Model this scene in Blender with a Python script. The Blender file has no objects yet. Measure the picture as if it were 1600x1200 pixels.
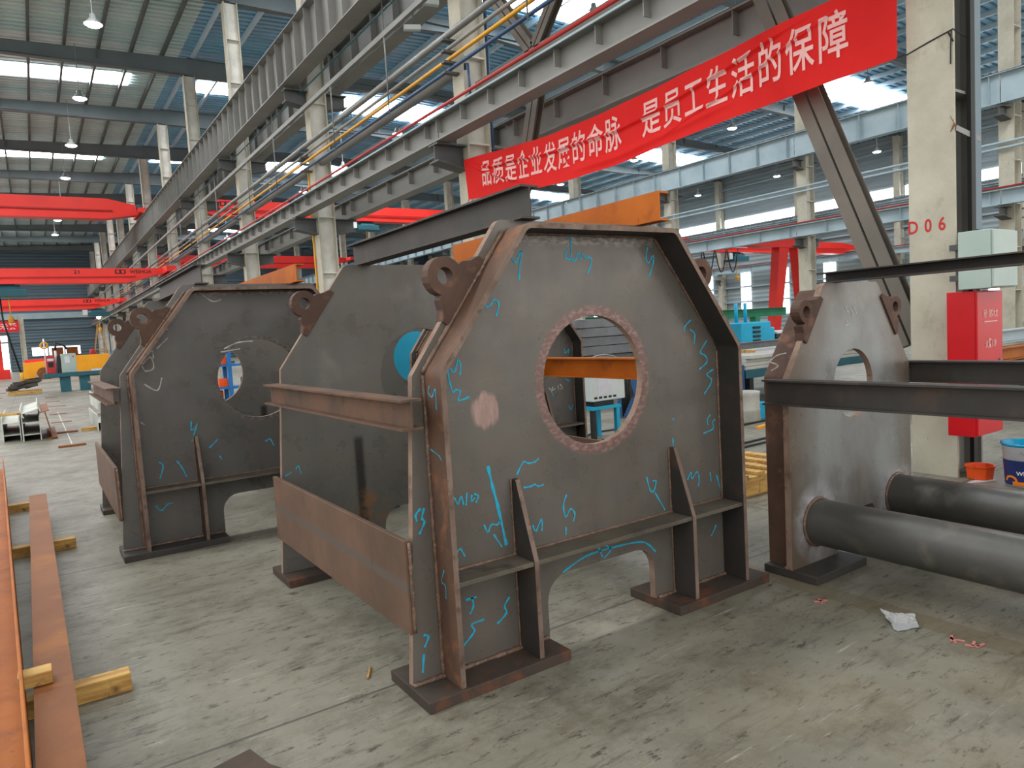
import bpy, bmesh, math, random
from mathutils import Vector, Matrix
from mathutils.geometry import tessellate_polygon
random.seed(7)
S = bpy.context.scene
COL = S.collection
PI = math.pi

# ------------------------------------------------------------------ camera, light, exposure
CAM_ROWS = [[0.827116, -0.558845, -0.059756], [0.092879, 0.031052, 0.995193], [0.554303, 0.82869, -0.077589]]
cam_data = bpy.data.cameras.new('camera')
cam = bpy.data.objects.new('camera', cam_data)
COL.objects.link(cam)
r_, u_, f_ = (Vector(v) for v in CAM_ROWS)
mw = Matrix.Identity(4)
for i in range(3):
    mw[i][0], mw[i][1], mw[i][2] = r_[i], u_[i], -f_[i]
mw.translation = Vector((0, 0, 1.6))
cam.matrix_world = mw
cam_data.sensor_width = 36.0
cam_data.lens = 36.0 * 1110.0 / 1600.0
cam_data.clip_end = 400
S.camera = cam

world = bpy.data.worlds.new('overcast_sky')
world.use_nodes = True
world.node_tree.nodes['Background'].inputs[0].default_value = (1.0, 0.985, 0.96, 1)
world.node_tree.nodes['Background'].inputs[1].default_value = 1.05
S.world = world
SKYLIGHT_POWER = 12.5
LAMP_POWER = 14.0
WINDOW_POWER = 2.6

S.view_settings.view_transform = 'Standard'
S.view_settings.look = 'None'
S.view_settings.gamma = 1.0
S.view_settings.use_curve_mapping = False
S.view_settings.exposure = 0.78
S.cycles.use_denoising = True
S.cycles.max_bounces = 6
S.cycles.diffuse_bounces = 4
S.cycles.glossy_bounces = 3
S.cycles.caustics_reflective = False
S.cycles.caustics_refractive = False
S.cycles.sample_clamp_indirect = 4.0

# ------------------------------------------------------------------ materials
def lin(c):
    return tuple((v / 255 / 12.92 if v / 255 <= 0.04045 else ((v / 255 + 0.055) / 1.055) ** 2.4) for v in c) + (1.0,)

class Graph:
    def __init__(self, name):
        self.m = bpy.data.materials.new(name)
        self.m.use_nodes = True
        self.t = self.m.node_tree
        self.b = self.t.nodes['Principled BSDF']
        self.co = self.t.nodes.new('ShaderNodeTexCoord').outputs['Object']
    def set(self, sock, v):
        if hasattr(v, 'is_output'):
            self.t.links.new(v, sock)
        else:
            sock.default_value = v
    def scaled(self, sc):
        n = self.t.nodes.new('ShaderNodeMapping')
        self.t.links.new(self.co, n.inputs['Vector'])
        n.inputs['Scale'].default_value = sc if isinstance(sc, tuple) else (sc, sc, sc)
        return n.outputs[0]
    def noise(self, sc, detail=5, rough=0.6, dist=0.0):
        n = self.t.nodes.new('ShaderNodeTexNoise')
        self.t.links.new(self.scaled(sc), n.inputs['Vector'])
        n.inputs['Scale'].default_value = 1.0
        n.inputs['Detail'].default_value = detail
        n.inputs['Roughness'].default_value = rough
        n.inputs['Distortion'].default_value = dist
        return n.outputs['Fac']
    def band(self, v, lo, hi):
        n = self.t.nodes.new('ShaderNodeMapRange')
        n.clamp = True
        self.set(n.inputs[0], v)
        n.inputs[1].default_value = lo
        n.inputs[2].default_value = hi
        return n.outputs[0]
    def math(self, op, a, b=0.0):
        n = self.t.nodes.new('ShaderNodeMath')
        n.operation = op
        self.set(n.inputs[0], a)
        self.set(n.inputs[1], b)
        return n.outputs[0]
    def xyz(self):
        n = self.t.nodes.new('ShaderNodeSeparateXYZ')
        self.t.links.new(self.co, n.inputs[0])
        return n.outputs
    def mix(self, f, a, b):
        n = self.t.nodes.new('ShaderNodeMix')
        n.data_type = 'RGBA'
        self.set(n.inputs[0], f)
        self.set(n.inputs[6], a)
        self.set(n.inputs[7], b)
        return n.outputs[2]
    def inside(self, v, lo, hi, soft=0.01):          # 1 between lo and hi
        return self.math('MULTIPLY', self.band(v, lo - soft, lo + soft), self.math('SUBTRACT', 1.0, self.band(v, hi - soft, hi + soft)))
    def dist(self, a, a0, b, b0, sa=1.0, sb=1.0):
        x = self.math('MULTIPLY', self.math('SUBTRACT', a, a0), sa)
        y = self.math('MULTIPLY', self.math('SUBTRACT', b, b0), sb)
        return self.math('SQRT', self.math('ADD', self.math('MULTIPLY', x, x), self.math('MULTIPLY', y, y)))
    def bump(self, h, strength=0.3, dist=0.01):
        n = self.t.nodes.new('ShaderNodeBump')
        n.inputs['Strength'].default_value = strength
        n.inputs['Distance'].default_value = dist
        self.t.links.new(h, n.inputs['Height'])
        self.t.links.new(n.outputs[0], self.b.inputs['Normal'])
    def done(self, color, rough=0.6, metal=0.0, spec=0.5):
        self.set(self.b.inputs['Base Color'], color)
        self.set(self.b.inputs['Roughness'], rough)
        self.set(self.b.inputs['Metallic'], metal)
        self.b.inputs['Specular IOR Level'].default_value = spec
        return self.m

def paint(name, c, c2=None, sc=3.0, rough=0.55, metal=0.0, lo=0.4, hi=0.7, spec=0.4):
    g = Graph(name)
    if c2 is None:
        c2 = tuple(v * 0.8 for v in c)
    return g.done(g.mix(g.band(g.noise(sc), lo, hi), lin(c), lin(c2)), rough, metal, spec)

def glow(name, c, power):
    g = Graph(name)
    g.b.inputs['Emission Color'].default_value = c + (1,)
    g.b.inputs['Emission Strength'].default_value = power
    return g.done((0.8, 0.8, 0.8, 1), 0.5)

def plate_steel(name, c1, c2, ring=None, patch=None, weld_top=None, scorch=False, pale=None):
    """Hot rolled plate: mill scale with streaks; optional ground ring, ground patch, weld smear, heat scorch."""
    g = Graph(name)
    x, y, z = g.xyz()
    col = g.mix(g.band(g.noise(1.6, 6, 0.6), 0.25, 0.78), lin(c1), lin(c2))
    col = g.mix(g.math('MULTIPLY', g.band(g.noise((7, 7, 0.8), 3), 0.45, 0.8), 0.3), col, lin(tuple(v * 0.72 for v in c1)))
    col = g.mix(g.math('MULTIPLY', g.band(g.noise(3.1, 4, 0.6), 0.45, 0.8), 0.3), col, lin((c1[0] + 16, c1[1] + 4, c1[2] - 6)))
    col = g.mix(g.math('MULTIPLY', g.band(g.noise(34, 2), 0.72, 0.78), 0.6), col, lin((40, 36, 34)))
    rough = g.band(g.noise(5), 0.1, 1.3)
    if pale:
        m = g.math('MULTIPLY', g.band(g.dist(x, 0.03, z, 0.75, 1.0, 0.6), 0.72, 0.42), g.band(g.noise((2.2, 2.2, 1.0), 5), 0.25, 0.6))
        col = g.mix(m, col, lin(pale))
        for px, pz in pipes_at:
            col = g.mix(g.math('MULTIPLY', g.band(g.dist(x, px, z, pz), 0.27, 0.15), g.band(g.noise(9), 0.3, 0.65)), col, lin((186, 186, 190)))
    if ring:
        d = g.dist(x, ring[0], z, ring[1])
        m = g.math('MULTIPLY', g.band(d, ring[3], ring[3] - 0.02), g.band(g.noise(16, 4), 0.22, 0.45))
        col = g.mix(m, col, g.mix(g.band(g.noise((30, 30, 55), 3), 0.45, 0.65), lin(ring[4]), lin(ring[5])))
    if patch:
        d = g.dist(x, patch[0], z, patch[1], 1.0, 0.85)
        m = g.band(g.math('ADD', d, g.math('MULTIPLY', g.noise((40, 40, 9), 2), 0.05)), 0.105, 0.085)
        col = g.mix(m, col, g.mix(g.noise((60, 60, 12), 3), lin((122, 96, 90)), lin((178, 150, 142))))
    if weld_top:
        m = g.math('MULTIPLY', g.inside(z, weld_top[0], weld_top[1], 0.012), g.inside(x, -0.46, 0.5, 0.03))
        m = g.math('MULTIPLY', m, g.band(g.noise((26, 26, 60), 4), 0.42, 0.6))
        col = g.mix(m, col, lin((150, 140, 134)))
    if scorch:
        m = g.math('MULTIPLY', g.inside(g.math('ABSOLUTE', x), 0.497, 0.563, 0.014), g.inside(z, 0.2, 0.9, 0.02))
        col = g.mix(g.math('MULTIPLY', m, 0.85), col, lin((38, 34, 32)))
        m = g.math('MULTIPLY', g.band(g.dist(x, -0.44, z, 0.4), 0.17, 0.04), g.band(g.noise(14), 0.45, 0.6))
        col = g.mix(m, col, lin((140, 100, 62)))
    g.bump(g.noise(60, 3), 0.12, 0.004)
    return g.done(col, rough, 0.15, 0.45)

def rusty(name, c1, c2, c3=None, sc=2.5, rough=0.7, spec=0.3):
    g = Graph(name)
    col = g.mix(g.band(g.noise((sc, sc, sc * 0.6), 6, 0.65), 0.35, 0.65), lin(c1), lin(c2))
    if c3:
        col = g.mix(g.band(g.noise(sc * 2.3, 5), 0.55, 0.7), col, lin(c3))
    col = g.mix(g.math('MULTIPLY', g.band(g.noise(45, 2), 0.68, 0.75), 0.5), col, lin((45, 34, 28)))
    g.bump(g.noise(70, 3), 0.15, 0.004)
    return g.done(col, rough, 0.1, spec)

def panel_steel():
    g = Graph('side_panel_steel')
    x, y, z = g.xyz()
    col = g.mix(g.band(g.noise((1.2, 2.2, 2.2), 6, 0.65), 0.35, 0.66), lin((112, 86, 70)), lin((90, 70, 57)))
    m = g.inside(g.math('ADD', z, g.math('MULTIPLY', g.noise(3.0), 0.05)), 0.515, 0.56, 0.012)
    col = g.mix(g.math('MULTIPLY', m, 0.8), col, lin((92, 84, 78)))
    col = g.mix(g.math('MULTIPLY', g.band(g.noise((9, 9, 3), 4), 0.58, 0.72), 0.5), col, lin((76, 62, 54)))
    g.bump(g.noise(60, 3), 0.12, 0.004)
    return g.done(col, 0.62, 0.1, 0.35)
pipes_at = ((-0.43, 0.3), (0.5, 0.3))
M = {}
HOLE_RING = (0.01, 1.31, 0.335, 0.392, (118, 92, 86), (150, 124, 118))
M['plate_A'] = plate_steel('mill_scale_plate', (110, 105, 98), (90, 86, 81), ring=HOLE_RING, patch=(-0.664, 1.232), weld_top=(2.0, 2.05))
M['plate_A_rear'] = plate_steel('mill_scale_inner_plate', (112, 110, 105), (97, 95, 91), scorch=True)
M['plate_B'] = plate_steel('dark_mill_scale_plate', (98, 96, 93), (84, 82, 80), ring=(0.01, 1.31, 0.335, 0.375, (84, 80, 77), (120, 112, 108)), weld_top=(2.02, 2.05))
M['plate_C'] = plate_steel('ground_bright_plate', (112, 98, 84), (88, 80, 72), pale=(142, 144, 144))
M['steel_dark'] = rusty('dark_rolled_steel', (66, 62, 59), (52, 49, 47), (84, 66, 54), 1.8, 0.55, 0.4)
M['steel_edge'] = rusty('bare_cut_edge', (134, 114, 102), (100, 82, 72), (86, 68, 58), 6)
M['steel_inner'] = rusty('dark_inner_scale', (58, 54, 51), (46, 43, 41), (70, 58, 50), 1.6, 0.6, 0.35)
M['shelf_top'] = rusty('top_lit_shelf_steel', (104, 96, 84), (84, 78, 69), (70, 64, 58), 2.5, 0.7, 0.3)  # lighter tone painted in for skylight falling on the shelf
M['steel_tan'] = rusty('tan_flame_cut_edge', (154, 130, 114), (122, 98, 84), (104, 80, 67), 6)
M['steel_panel'] = panel_steel()
M['steel_brown'] = rusty('brown_rusted_steel', (112, 82, 66), (84, 66, 56), (132, 90, 64), 3)
M['steel_warm'] = rusty('rust_filmed_steel', (112, 82, 64), (84, 67, 56), (70, 62, 57), 2.2)
M['lug'] = rusty('rusty_lug_steel', (96, 72, 60), (78, 60, 52), (120, 84, 66), 5)
M['rust_orange'] = rusty('orange_rust_steel', (180, 104, 32), (156, 84, 24), (138, 76, 30), 1.6, 0.6, 0.35)
M['rust_brace'] = rusty('deep_orange_rust', (190, 102, 18), (166, 82, 12), (146, 74, 24), 1.6, 0.6, 0.3)
M['rust_red'] = rusty('red_brown_rust_steel', (140, 86, 44), (118, 70, 37), (150, 92, 40), 1.2, 0.6, 0.35)
M['base'] = rusty('base_plate_steel', (82, 68, 59), (64, 57, 52), (108, 68, 50), 2.4)
M['weld'] = rusty('weld_bead_steel', (150, 134, 124), (100, 86, 78), (84, 70, 62), 30, 0.5, 0.5)
M['weld_dark'] = rusty('brown_weld_bead_steel', (122, 94, 78), (84, 68, 58), (150, 128, 114), 30, 0.5, 0.5)
M['pipe'] = rusty('grey_pipe_steel', (84, 82, 78), (66, 65, 62), (104, 100, 90), 2.0, 0.42, 0.5)
M['chalk'] = paint('cyan_paint_pen', (36, 168, 204), (44, 146, 176), 30, 0.8)
M['chalk_white'] = paint('white_paint_pen', (196, 190, 186), (150, 146, 142), 30, 0.8)
def column_paint():
    g = Graph('cream_column_paint')
    col = g.mix(g.band(g.noise(1.6, 6, 0.65), 0.3, 0.72), lin((194, 189, 172)), lin((166, 160, 144)))
    col = g.mix(g.math('MULTIPLY', g.band(g.noise((5, 5, 3), 6, 0.75), 0.56, 0.7), 0.5), col, lin((138, 128, 108)))
    col = g.mix(g.math('MULTIPLY', g.band(g.noise(28, 3), 0.68, 0.74), 0.6), col, lin((112, 102, 84)))
    return g.done(col, 0.7, 0.0, 0.3)
M['column'] = column_paint()
M['column_web'] = paint('pale_grey_web_paint', (212, 209, 200), (186, 183, 174), 2.2, 0.6)
M['brace_steel'] = paint('brown_grey_brace_paint', (112, 105, 96), (96, 90, 82), 1.5, 0.55)
M['slate_strip'] = paint('slate_blue_strip', (112, 130, 140), (98, 116, 126), 1.2, 0.55)
M['upper_steel'] = paint('grey_steel_paint', (136, 135, 131), (122, 121, 118), 0.9, 0.5)
M['rafter'] = paint('slate_rafter_paint', (104, 114, 117), (94, 104, 108), 0.8, 0.55)
M['purlin'] = paint('purlin_paint', (92, 98, 98), (80, 86, 86), 0.8, 0.6)
M['purlin_pale'] = paint('galvanised_purlin', (206, 226, 236), (190, 212, 224), 0.8, 0.35, 0.3)
M['girder_pale'] = paint('blue_grey_girder_paint', (164, 180, 186), (146, 164, 172), 1.0, 0.5)
M['bracket'] = paint('dark_bracket_paint', (84, 86, 86), (74, 76, 76), 2, 0.55)
M['red_crane'] = paint('crane_red_paint', (238, 52, 42), (222, 44, 36), 0.5, 0.4)
M['red_rail'] = paint('conductor_red', (176, 32, 30), (156, 30, 28), 2, 0.45)
M['red_box'] = paint('cabinet_red', (196, 14, 26), (184, 14, 24), 2, 0.35)
M['white_letter'] = paint('white_lettering', (230, 178, 174), (218, 158, 154), 4, 0.7)
M['black_letter'] = paint('black_lettering', (40, 28, 28), (34, 24, 24), 4, 0.6)
M['red_letter'] = paint('red_stencil_paint', (196, 40, 38), (176, 50, 46), 20, 0.7)
M['yellow_pipe'] = paint('yellow_gas_paint', (222, 158, 26), (206, 144, 24), 2, 0.4)
M['blue_pipe'] = paint('blue_air_paint', (48, 78, 112), (44, 70, 100), 2, 0.45)
M['grey_pipe'] = paint('grey_pipe_paint', (132, 132, 128), (112, 112, 108), 2, 0.4, 0.3)
M['cable_black'] = paint('black_rubber', (34, 34, 34), (26, 26, 26), 4, 0.6)
M['teal_paint'] = paint('teal_machine_paint', (34, 92, 104), (30, 80, 92), 2, 0.5)
M['cyan_paint'] = paint('cyan_machine_paint', (18, 164, 200), (16, 150, 188), 2, 0.5)
M['blue_paint'] = paint('blue_cabinet_paint', (20, 74, 122), (18, 66, 110), 2, 0.5)
M['box_grey'] = paint('grey_green_enclosure_paint', (168, 184, 176), (156, 174, 168), 2, 0.4)
M['box_white'] = paint('control_box_paint', (206, 212, 210), (194, 202, 200), 2, 0.4)
M['yellow_beam'] = paint('yellow_primer', (240, 164, 24), (224, 146, 22), 0.8, 0.5)
M['orange_plastic'] = paint('orange_basin_plastic', (232, 84, 26), (216, 74, 22), 4, 0.35)
M['label_blue'] = paint('bucket_label_blue', (26, 42, 96), (24, 38, 86), 4, 0.4)
M['bucket_white'] = paint('bucket_white_plastic', (214, 214, 222), (196, 196, 206), 5, 0.4)
M['cyan_wet'] = paint('wet_cyan_paint', (20, 150, 190), (16, 132, 172), 12, 0.25)
M['label_orange'] = paint('bucket_label_orange', (226, 122, 28), (210, 110, 26), 4, 0.4)
M['pale_steel'] = paint('pale_sheet_steel', (196, 196, 188), (170, 172, 168), 1.2, 0.4, 0.2)
M['stack_steel'] = paint('grey_plate_edges', (118, 120, 122), (96, 98, 100), 2.5, 0.5, 0.2)
M['pale_beam'] = paint('primed_pale_beam', (200, 204, 196), (178, 178, 164), 1.5, 0.5)
M['barrel'] = paint('pale_barrel', (176, 176, 168), (150, 150, 142), 4, 0.5)
M['dark_machine'] = paint('dark_scrap_steel', (62, 58, 56), (90, 78, 70), 8, 0.6)
M['welder_red'] = paint('welder_red', (190, 40, 44), (170, 36, 40), 3, 0.45)
M['light_bulb'] = glow('lamp_glow', (0.92, 0.97, 1.0), LAMP_POWER)
M['skylight'] = glow('translucent_roof_panel', (0.96, 0.98, 1.0), SKYLIGHT_POWER)
M['window_glow'] = glow('bright_window_pane', (0.95, 0.98, 1.0), WINDOW_POWER)
M['lamp_shade'] = paint('grey_lamp_shade', (150, 154, 152), (136, 140, 138), 4, 0.4)
M['pink_scrap'] = paint('pink_tape', (206, 132, 124), (190, 120, 112), 20, 0.7)

def wood():
    g = Graph('pine_wood')
    col = g.mix(g.band(g.noise((4, 30, 30), 4), 0.4, 0.65), lin((206, 166, 92)), lin((168, 122, 62)))
    return g.done(g.mix(g.band(g.noise(9, 4), 0.6, 0.72), col, lin((96, 68, 42))), 0.7)
M['wood'] = wood()

def concrete_floor():
    g = Graph('worn_concrete_floor')
    x, y, z = g.xyz()
    col = g.mix(g.band(g.noise(0.55, 6, 0.65), 0.33, 0.68), lin((142, 138, 124)), lin((108, 104, 92)))
    col = g.mix(g.math('MULTIPLY', g.band(g.noise(1.9, 8, 0.78), 0.48, 0.64), 0.7), col, lin((94, 88, 74)))
    col = g.mix(g.math('MULTIPLY', g.band(g.noise((2.2, 13, 1), 7, 0.76, 0.6), 0.54, 0.64), 0.65), col, lin((82, 78, 68)))
    col = g.mix(g.math('MULTIPLY', g.band(g.noise((2.2, 26, 1), 5, 0.7), 0.62, 0.7), 0.55), col, lin((186, 184, 172)))
    col = g.mix(g.math('MULTIPLY', g.band(g.noise((7, 19, 1), 6, 0.8), 0.56, 0.63), 0.85), col, lin((58, 54, 46)))
    warm = g.math('MULTIPLY', g.band(g.dist(x, 2.6, y, 1.3, 0.5, 0.9), 1.4, 0.4), g.band(g.noise(1.3), 0.4, 0.65))
    col = g.mix(g.math('MULTIPLY', warm, 0.45), col, lin((120, 106, 80)))
    # darker brown strip on the floor beside the third frame
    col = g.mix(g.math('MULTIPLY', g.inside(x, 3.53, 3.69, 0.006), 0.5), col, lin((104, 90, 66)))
    # saw cut joints
    jy = g.math('ABSOLUTE', g.math('SUBTRACT', g.math('MODULO', g.math('ADD', y, 39.42), 3.14), 1.57))
    jx = g.math('ABSOLUTE', g.math('SUBTRACT', g.math('MODULO', g.math('ADD', x, 65.15), 5.6), 2.8))
    j = g.math('MAXIMUM', g.band(jy, 0.010, 0.005), g.band(jx, 0.010, 0.005))
    col = g.mix(g.math('MULTIPLY', j, 0.75), col, lin((58, 56, 52)))
    rough = g.math('ADD', 0.30, g.math('MULTIPLY', g.noise(2.2, 5), 0.36))
    g.bump(g.noise(5, 6), 0.08, 0.01)
    return g.done(col, rough, 0.0, 0.3)
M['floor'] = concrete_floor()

M['bounce_ground'] = paint('pale_bounce_ground', (236, 234, 228), (222, 220, 212), 0.3, 0.8)  # very pale so the unseen ground reflects light upwards

def roof_sheet(name, c1, c2):
    g = Graph(name)
    col = g.mix(g.band(g.noise((0.3, 1.4, 1), 4), 0.4, 0.65), lin(c1), lin(c2))
    return g.done(col, 0.36, 0.3, 0.6)
M['roof_grey'] = roof_sheet('grey_roof_sheet', (212, 236, 238), (194, 222, 226))
M['roof_blue'] = roof_sheet('blue_roof_sheet', (142, 192, 222), (122, 174, 206))  # blue partly stands in for the hazy tint of these bays

def cladding(name, c1, c2):
    g = Graph(name)
    w = g.t.nodes.new('ShaderNodeTexWave')
    w.bands_direction = 'Z'
    w.inputs['Scale'].default_value = 0.85
    g.t.links.new(g.co, w.inputs['Vector'])
    col = g.mix(g.band(g.noise((0.2, 0.2, 1.0), 3), 0.4, 0.65), lin(c1), lin(c2))
    g.bump(w.outputs['Fac'], 0.7, 0.05)
    return g.done(col, 0.5, 0.1)
M['clad_dark'] = cladding('slate_cladding', (86, 104, 116), (74, 92, 104))
M['clad_pale'] = cladding('pale_grey_cladding', (150, 160, 162), (134, 146, 150))

def red_cloth():
    g = Graph('red_banner_cloth')
    col = g.mix(g.noise(3.0, 3), lin((244, 50, 46)), lin((232, 38, 38)))
    g.done(col, 0.7, 0.0, 0.2)
    tr = g.t.nodes.new('ShaderNodeBsdfTranslucent')
    g.t.links.new(col, tr.inputs['Color'])
    mx = g.t.nodes.new('ShaderNodeMixShader')
    mx.inputs[0].default_value = 0.45
    g.t.links.new(g.b.outputs[0], mx.inputs[1])
    g.t.links.new(tr.outputs[0], mx.inputs[2])
    g.t.links.new(mx.outputs[0], g.t.nodes['Material Output'].inputs['Surface'])
    return g.m
M['banner'] = red_cloth()

def film():
    g = Graph('clear_plastic_film')
    g.done((0.86, 0.88, 0.9, 1), 0.18, 0.0, 0.8)
    g.b.inputs['Transmission Weight'].default_value = 0.62
    g.b.inputs['IOR'].default_value = 1.1
    return g.m
M['film'] = film()
blue_rack = paint('rack_blue_paint', (28, 110, 176), (24, 98, 160), 2, 0.45)

# ------------------------------------------------------------------ mesh helpers
def rounded(pts, radii, seg=5):
    """Polygon with rounded corners; radii per corner."""
    out = []
    n = len(pts)
    for i in range(n):
        p0, p, p1 = Vector(pts[i - 1]), Vector(pts[i]), Vector(pts[(i + 1) % n])
        r = radii[i] if isinstance(radii, (list, tuple)) else radii
        if r <= 0:
            out.append(tuple(p))
            continue
        a, b = (p0 - p).normalized(), (p1 - p).normalized()
        ang = a.angle(b)
        t = r / math.tan(ang / 2)
        s, e = p + a * t, p + b * t
        c = p + (a + b).normalized() * (r / math.sin(ang / 2))
        a0 = math.atan2(s.y - c.y, s.x - c.x)
        a1 = math.atan2(e.y - c.y, e.x - c.x)
        d = (a1 - a0 + PI) % (2 * PI) - PI
        for k in range(seg + 1):
            t_ = a0 + d * k / seg
            out.append((c.x + r * math.cos(t_), c.y + r * math.sin(t_)))
    return out

def circle(cx, cz, r, n=48):
    return [(cx + r * math.cos(2 * PI * k / n), cz + r * math.sin(2 * PI * k / n)) for k in range(n)]

class MB:
    def __init__(self):
        self.v, self.f, self.mi = [], [], []
        self.cur = 0
    def add(self, vs, fs):
        o = len(self.v)
        self.v += [tuple(v) for v in vs]
        self.f += [tuple(i + o for i in f) for f in fs]
        self.mi += [self.cur] * len(fs)
        return self
    def box(self, a, b):
        x0, y0, z0 = (min(a[i], b[i]) for i in range(3))
        x1, y1, z1 = (max(a[i], b[i]) for i in range(3))
        return self.add([(x0, y0, z0), (x1, y0, z0), (x1, y1, z0), (x0, y1, z0), (x0, y0, z1), (x1, y0, z1), (x1, y1, z1), (x0, y1, z1)],
                        [(0, 3, 2, 1), (4, 5, 6, 7), (0, 1, 5, 4), (1, 2, 6, 5), (2, 3, 7, 6), (3, 0, 4, 7)])
    def frame(self, p, q, up=(0, 0, 1)):
        p, q = Vector(p), Vector(q)
        d = (q - p).normalized()
        u = Vector(up)
        if abs(d.dot(u)) > 0.99:
            u = Vector((0, 1, 0))
        s = d.cross(u).normalized()
        return p, q, s, s.cross(d).normalized()
    def bar(self, p, q, w, h, up=(0, 0, 1)):
        p, q, s, u = self.frame(p, q, up)
        vs = [c + s * (w / 2 * i) + u * (h / 2 * j) for c in (p, q) for i, j in ((-1, -1), (1, -1), (1, 1), (-1, 1))]
        return self.add(vs, [(3, 2, 1, 0), (4, 5, 6, 7), (0, 1, 5, 4), (1, 2, 6, 5), (2, 3, 7, 6), (3, 0, 4, 7)])
    def section(self, p, q, prof, up=(0, 0, 1)):
        """Sweep a closed 2D profile (side, up) from p to q."""
        p, q, s, u = self.frame(p, q, up)
        n = len(prof)
        vs = [c + s * a + u * b for c in (p, q) for a, b in prof]
        fs = [(i, (i + 1) % n, n + (i + 1) % n, n + i) for i in range(n)]
        for tri in tessellate_polygon([[Vector((a, b, 0)) for a, b in prof]]):
            fs.append(tuple(tri))
            fs.append(tuple(n + i for i in reversed(tri)))
        return self.add(vs, fs)
    def ibeam(self, p, q, h, w, tf, tw, up=(0, 0, 1)):
        a, b, c, d = w / 2, tw / 2, h / 2, h / 2 - tf
        return self.section(p, q, [(-a, -c), (a, -c), (a, -d), (b, -d), (b, d), (a, d), (a, c), (-a, c), (-a, d), (-b, d), (-b, -d), (-a, -d)], up)
    def channel(self, p, q, h, w, t, side=1, up=(0, 0, 1)):
        c = h / 2
        pr = [(0, -c), (side * w, -c), (side * w, -c + t), (side * t, -c + t), (side * t, c - t), (side * w, c - t), (side * w, c), (0, c)]
        return self.section(p, q, pr, up)
    def prism(self, outer, holes, plane, d0, d1, edge=None):
        """Extrude a 2D outline with holes; plane 'xz' (depth y), 'yz' (depth x) or 'xy' (depth z)."""
        def P(a, b, d):
            return {'xz': (a, d, b), 'yz': (d, a, b), 'xy': (a, b, d)}[plane]
        loops = [outer] + list(holes)
        flat = [p for l in loops for p in l]
        n = len(flat)
        tris = tessellate_polygon([[Vector((a, b, 0)) for a, b in l] for l in loops])
        vs = [P(a, b, d0) for a, b in flat] + [P(a, b, d1) for a, b in flat]
        fs = []
        for t in tris:
            fs += [tuple(t), tuple(i + n for i in reversed(t))]
        o = 0
        for l in loops:
            k = len(l)
            fs += [(o + i, o + (i + 1) % k, n + o + (i + 1) % k, n + o + i) for i in range(k)]
            o += k
        self.add(vs, fs)
        if edge is not None:                          # (first, last, material slot) of the rim faces
            k0 = len(self.mi) - n
            for i in range(edge[0], min(edge[1], n)):
                self.mi[k0 + i] = edge[2]
        return self
    def strip(self, path, thick, plane, d0, d1, inward=1, outer_slot=0):
        """Bent plate: an open 2D path given a thickness to one side, extruded in depth."""
        pts = [Vector(p) for p in path]
        off = []
        for i, p in enumerate(pts):
            a = (p - pts[i - 1]).normalized() if i else (pts[1] - p).normalized()
            b = (pts[i + 1] - p).normalized() if i < len(pts) - 1 else a
            na, nb = Vector((-a.y, a.x)), Vector((-b.y, b.x))
            m = (na + nb).normalized()
            off.append(p + m * (thick * inward / max(0.3, m.dot(na))))
        return self.prism([tuple(p) for p in pts] + [tuple(p) for p in reversed(off)], [], plane, d0, d1, (0, len(pts) - 1, outer_slot))
    def tube(self, path, r, seg=8, jitter=0.0, caps=True):
        pts = [Vector(p) for p in path]
        rings, s = [], None
        for i, p in enumerate(pts):
            d = (pts[min(i + 1, len(pts) - 1)] - pts[max(i - 1, 0)]).normalized()
            if s is None:
                u = Vector((0, 0, 1)) if abs(d.z) < 0.9 else Vector((0, 1, 0))
                s = d.cross(u).normalized()
            else:
                s = (s - d * s.dot(d)).normalized()
            u = s.cross(d)
            rr = (r[i] if isinstance(r, (list, tuple)) else r) * (1 + random.uniform(-jitter, jitter))
            rings.append([p + s * (rr * math.cos(2 * PI * k / seg)) + u * (rr * math.sin(2 * PI * k / seg)) for k in range(seg)])
        vs = [v for rg in rings for v in rg]
        fs = []
        for i in range(len(rings) - 1):
            for k in range(seg):
                fs.append((i * seg + k, i * seg + (k + 1) % seg, (i + 1) * seg + (k + 1) % seg, (i + 1) * seg + k))
        if caps:
            fs.append(tuple(range(seg - 1, -1, -1)))
            fs.append(tuple((len(rings) - 1) * seg + k for k in range(seg)))
        return self.add(vs, fs)
    def lathe(self, prof, c=(0, 0, 0), seg=24):
        vs = [(c[0] + r * math.cos(2 * PI * k / seg), c[1] + r * math.sin(2 * PI * k / seg), c[2] + z) for r, z in prof for k in range(seg)]
        fs = [(i * seg + k, i * seg + (k + 1) % seg, (i + 1) * seg + (k + 1) % seg, (i + 1) * seg + k) for i in range(len(prof) - 1) for k in range(seg)]
        return self.add(vs, fs)
    def build(self, name, mat, parent=None, smooth=False, bevel=0.0, at=None):
        """Link as one object. Vertices are relative to `at`, or to the parent's place when they are local already."""
        me = bpy.data.meshes.new(name)
        vs = self.v
        if at is not None:
            vs = [(x - at[0], y - at[1], z - at[2]) for x, y, z in vs]
        me.from_pydata(vs, [], self.f)
        mats = mat if isinstance(mat, (list, tuple)) else [mat]
        for m in mats:
            me.materials.append(m)
        if len(mats) > 1:
            me.polygons.foreach_set('material_index', self.mi)
        b = bmesh.new()
        b.from_mesh(me)
        bmesh.ops.recalc_face_normals(b, faces=b.faces)
        b.to_mesh(me)
        b.free()
        if smooth:
            me.polygons.foreach_set('use_smooth', [True] * len(me.polygons))
        o = bpy.data.objects.new(name, me)
        COL.objects.link(o)
        if parent is not None:
            o.parent = parent
        elif at is not None:
            o.location = at
        if bevel:
            mod = o.modifiers.new('edge', 'BEVEL')
            mod.width = bevel
            mod.segments = 2
            mod.limit_method = 'ANGLE'
            mod.angle_limit = math.radians(40)
        return o

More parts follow.
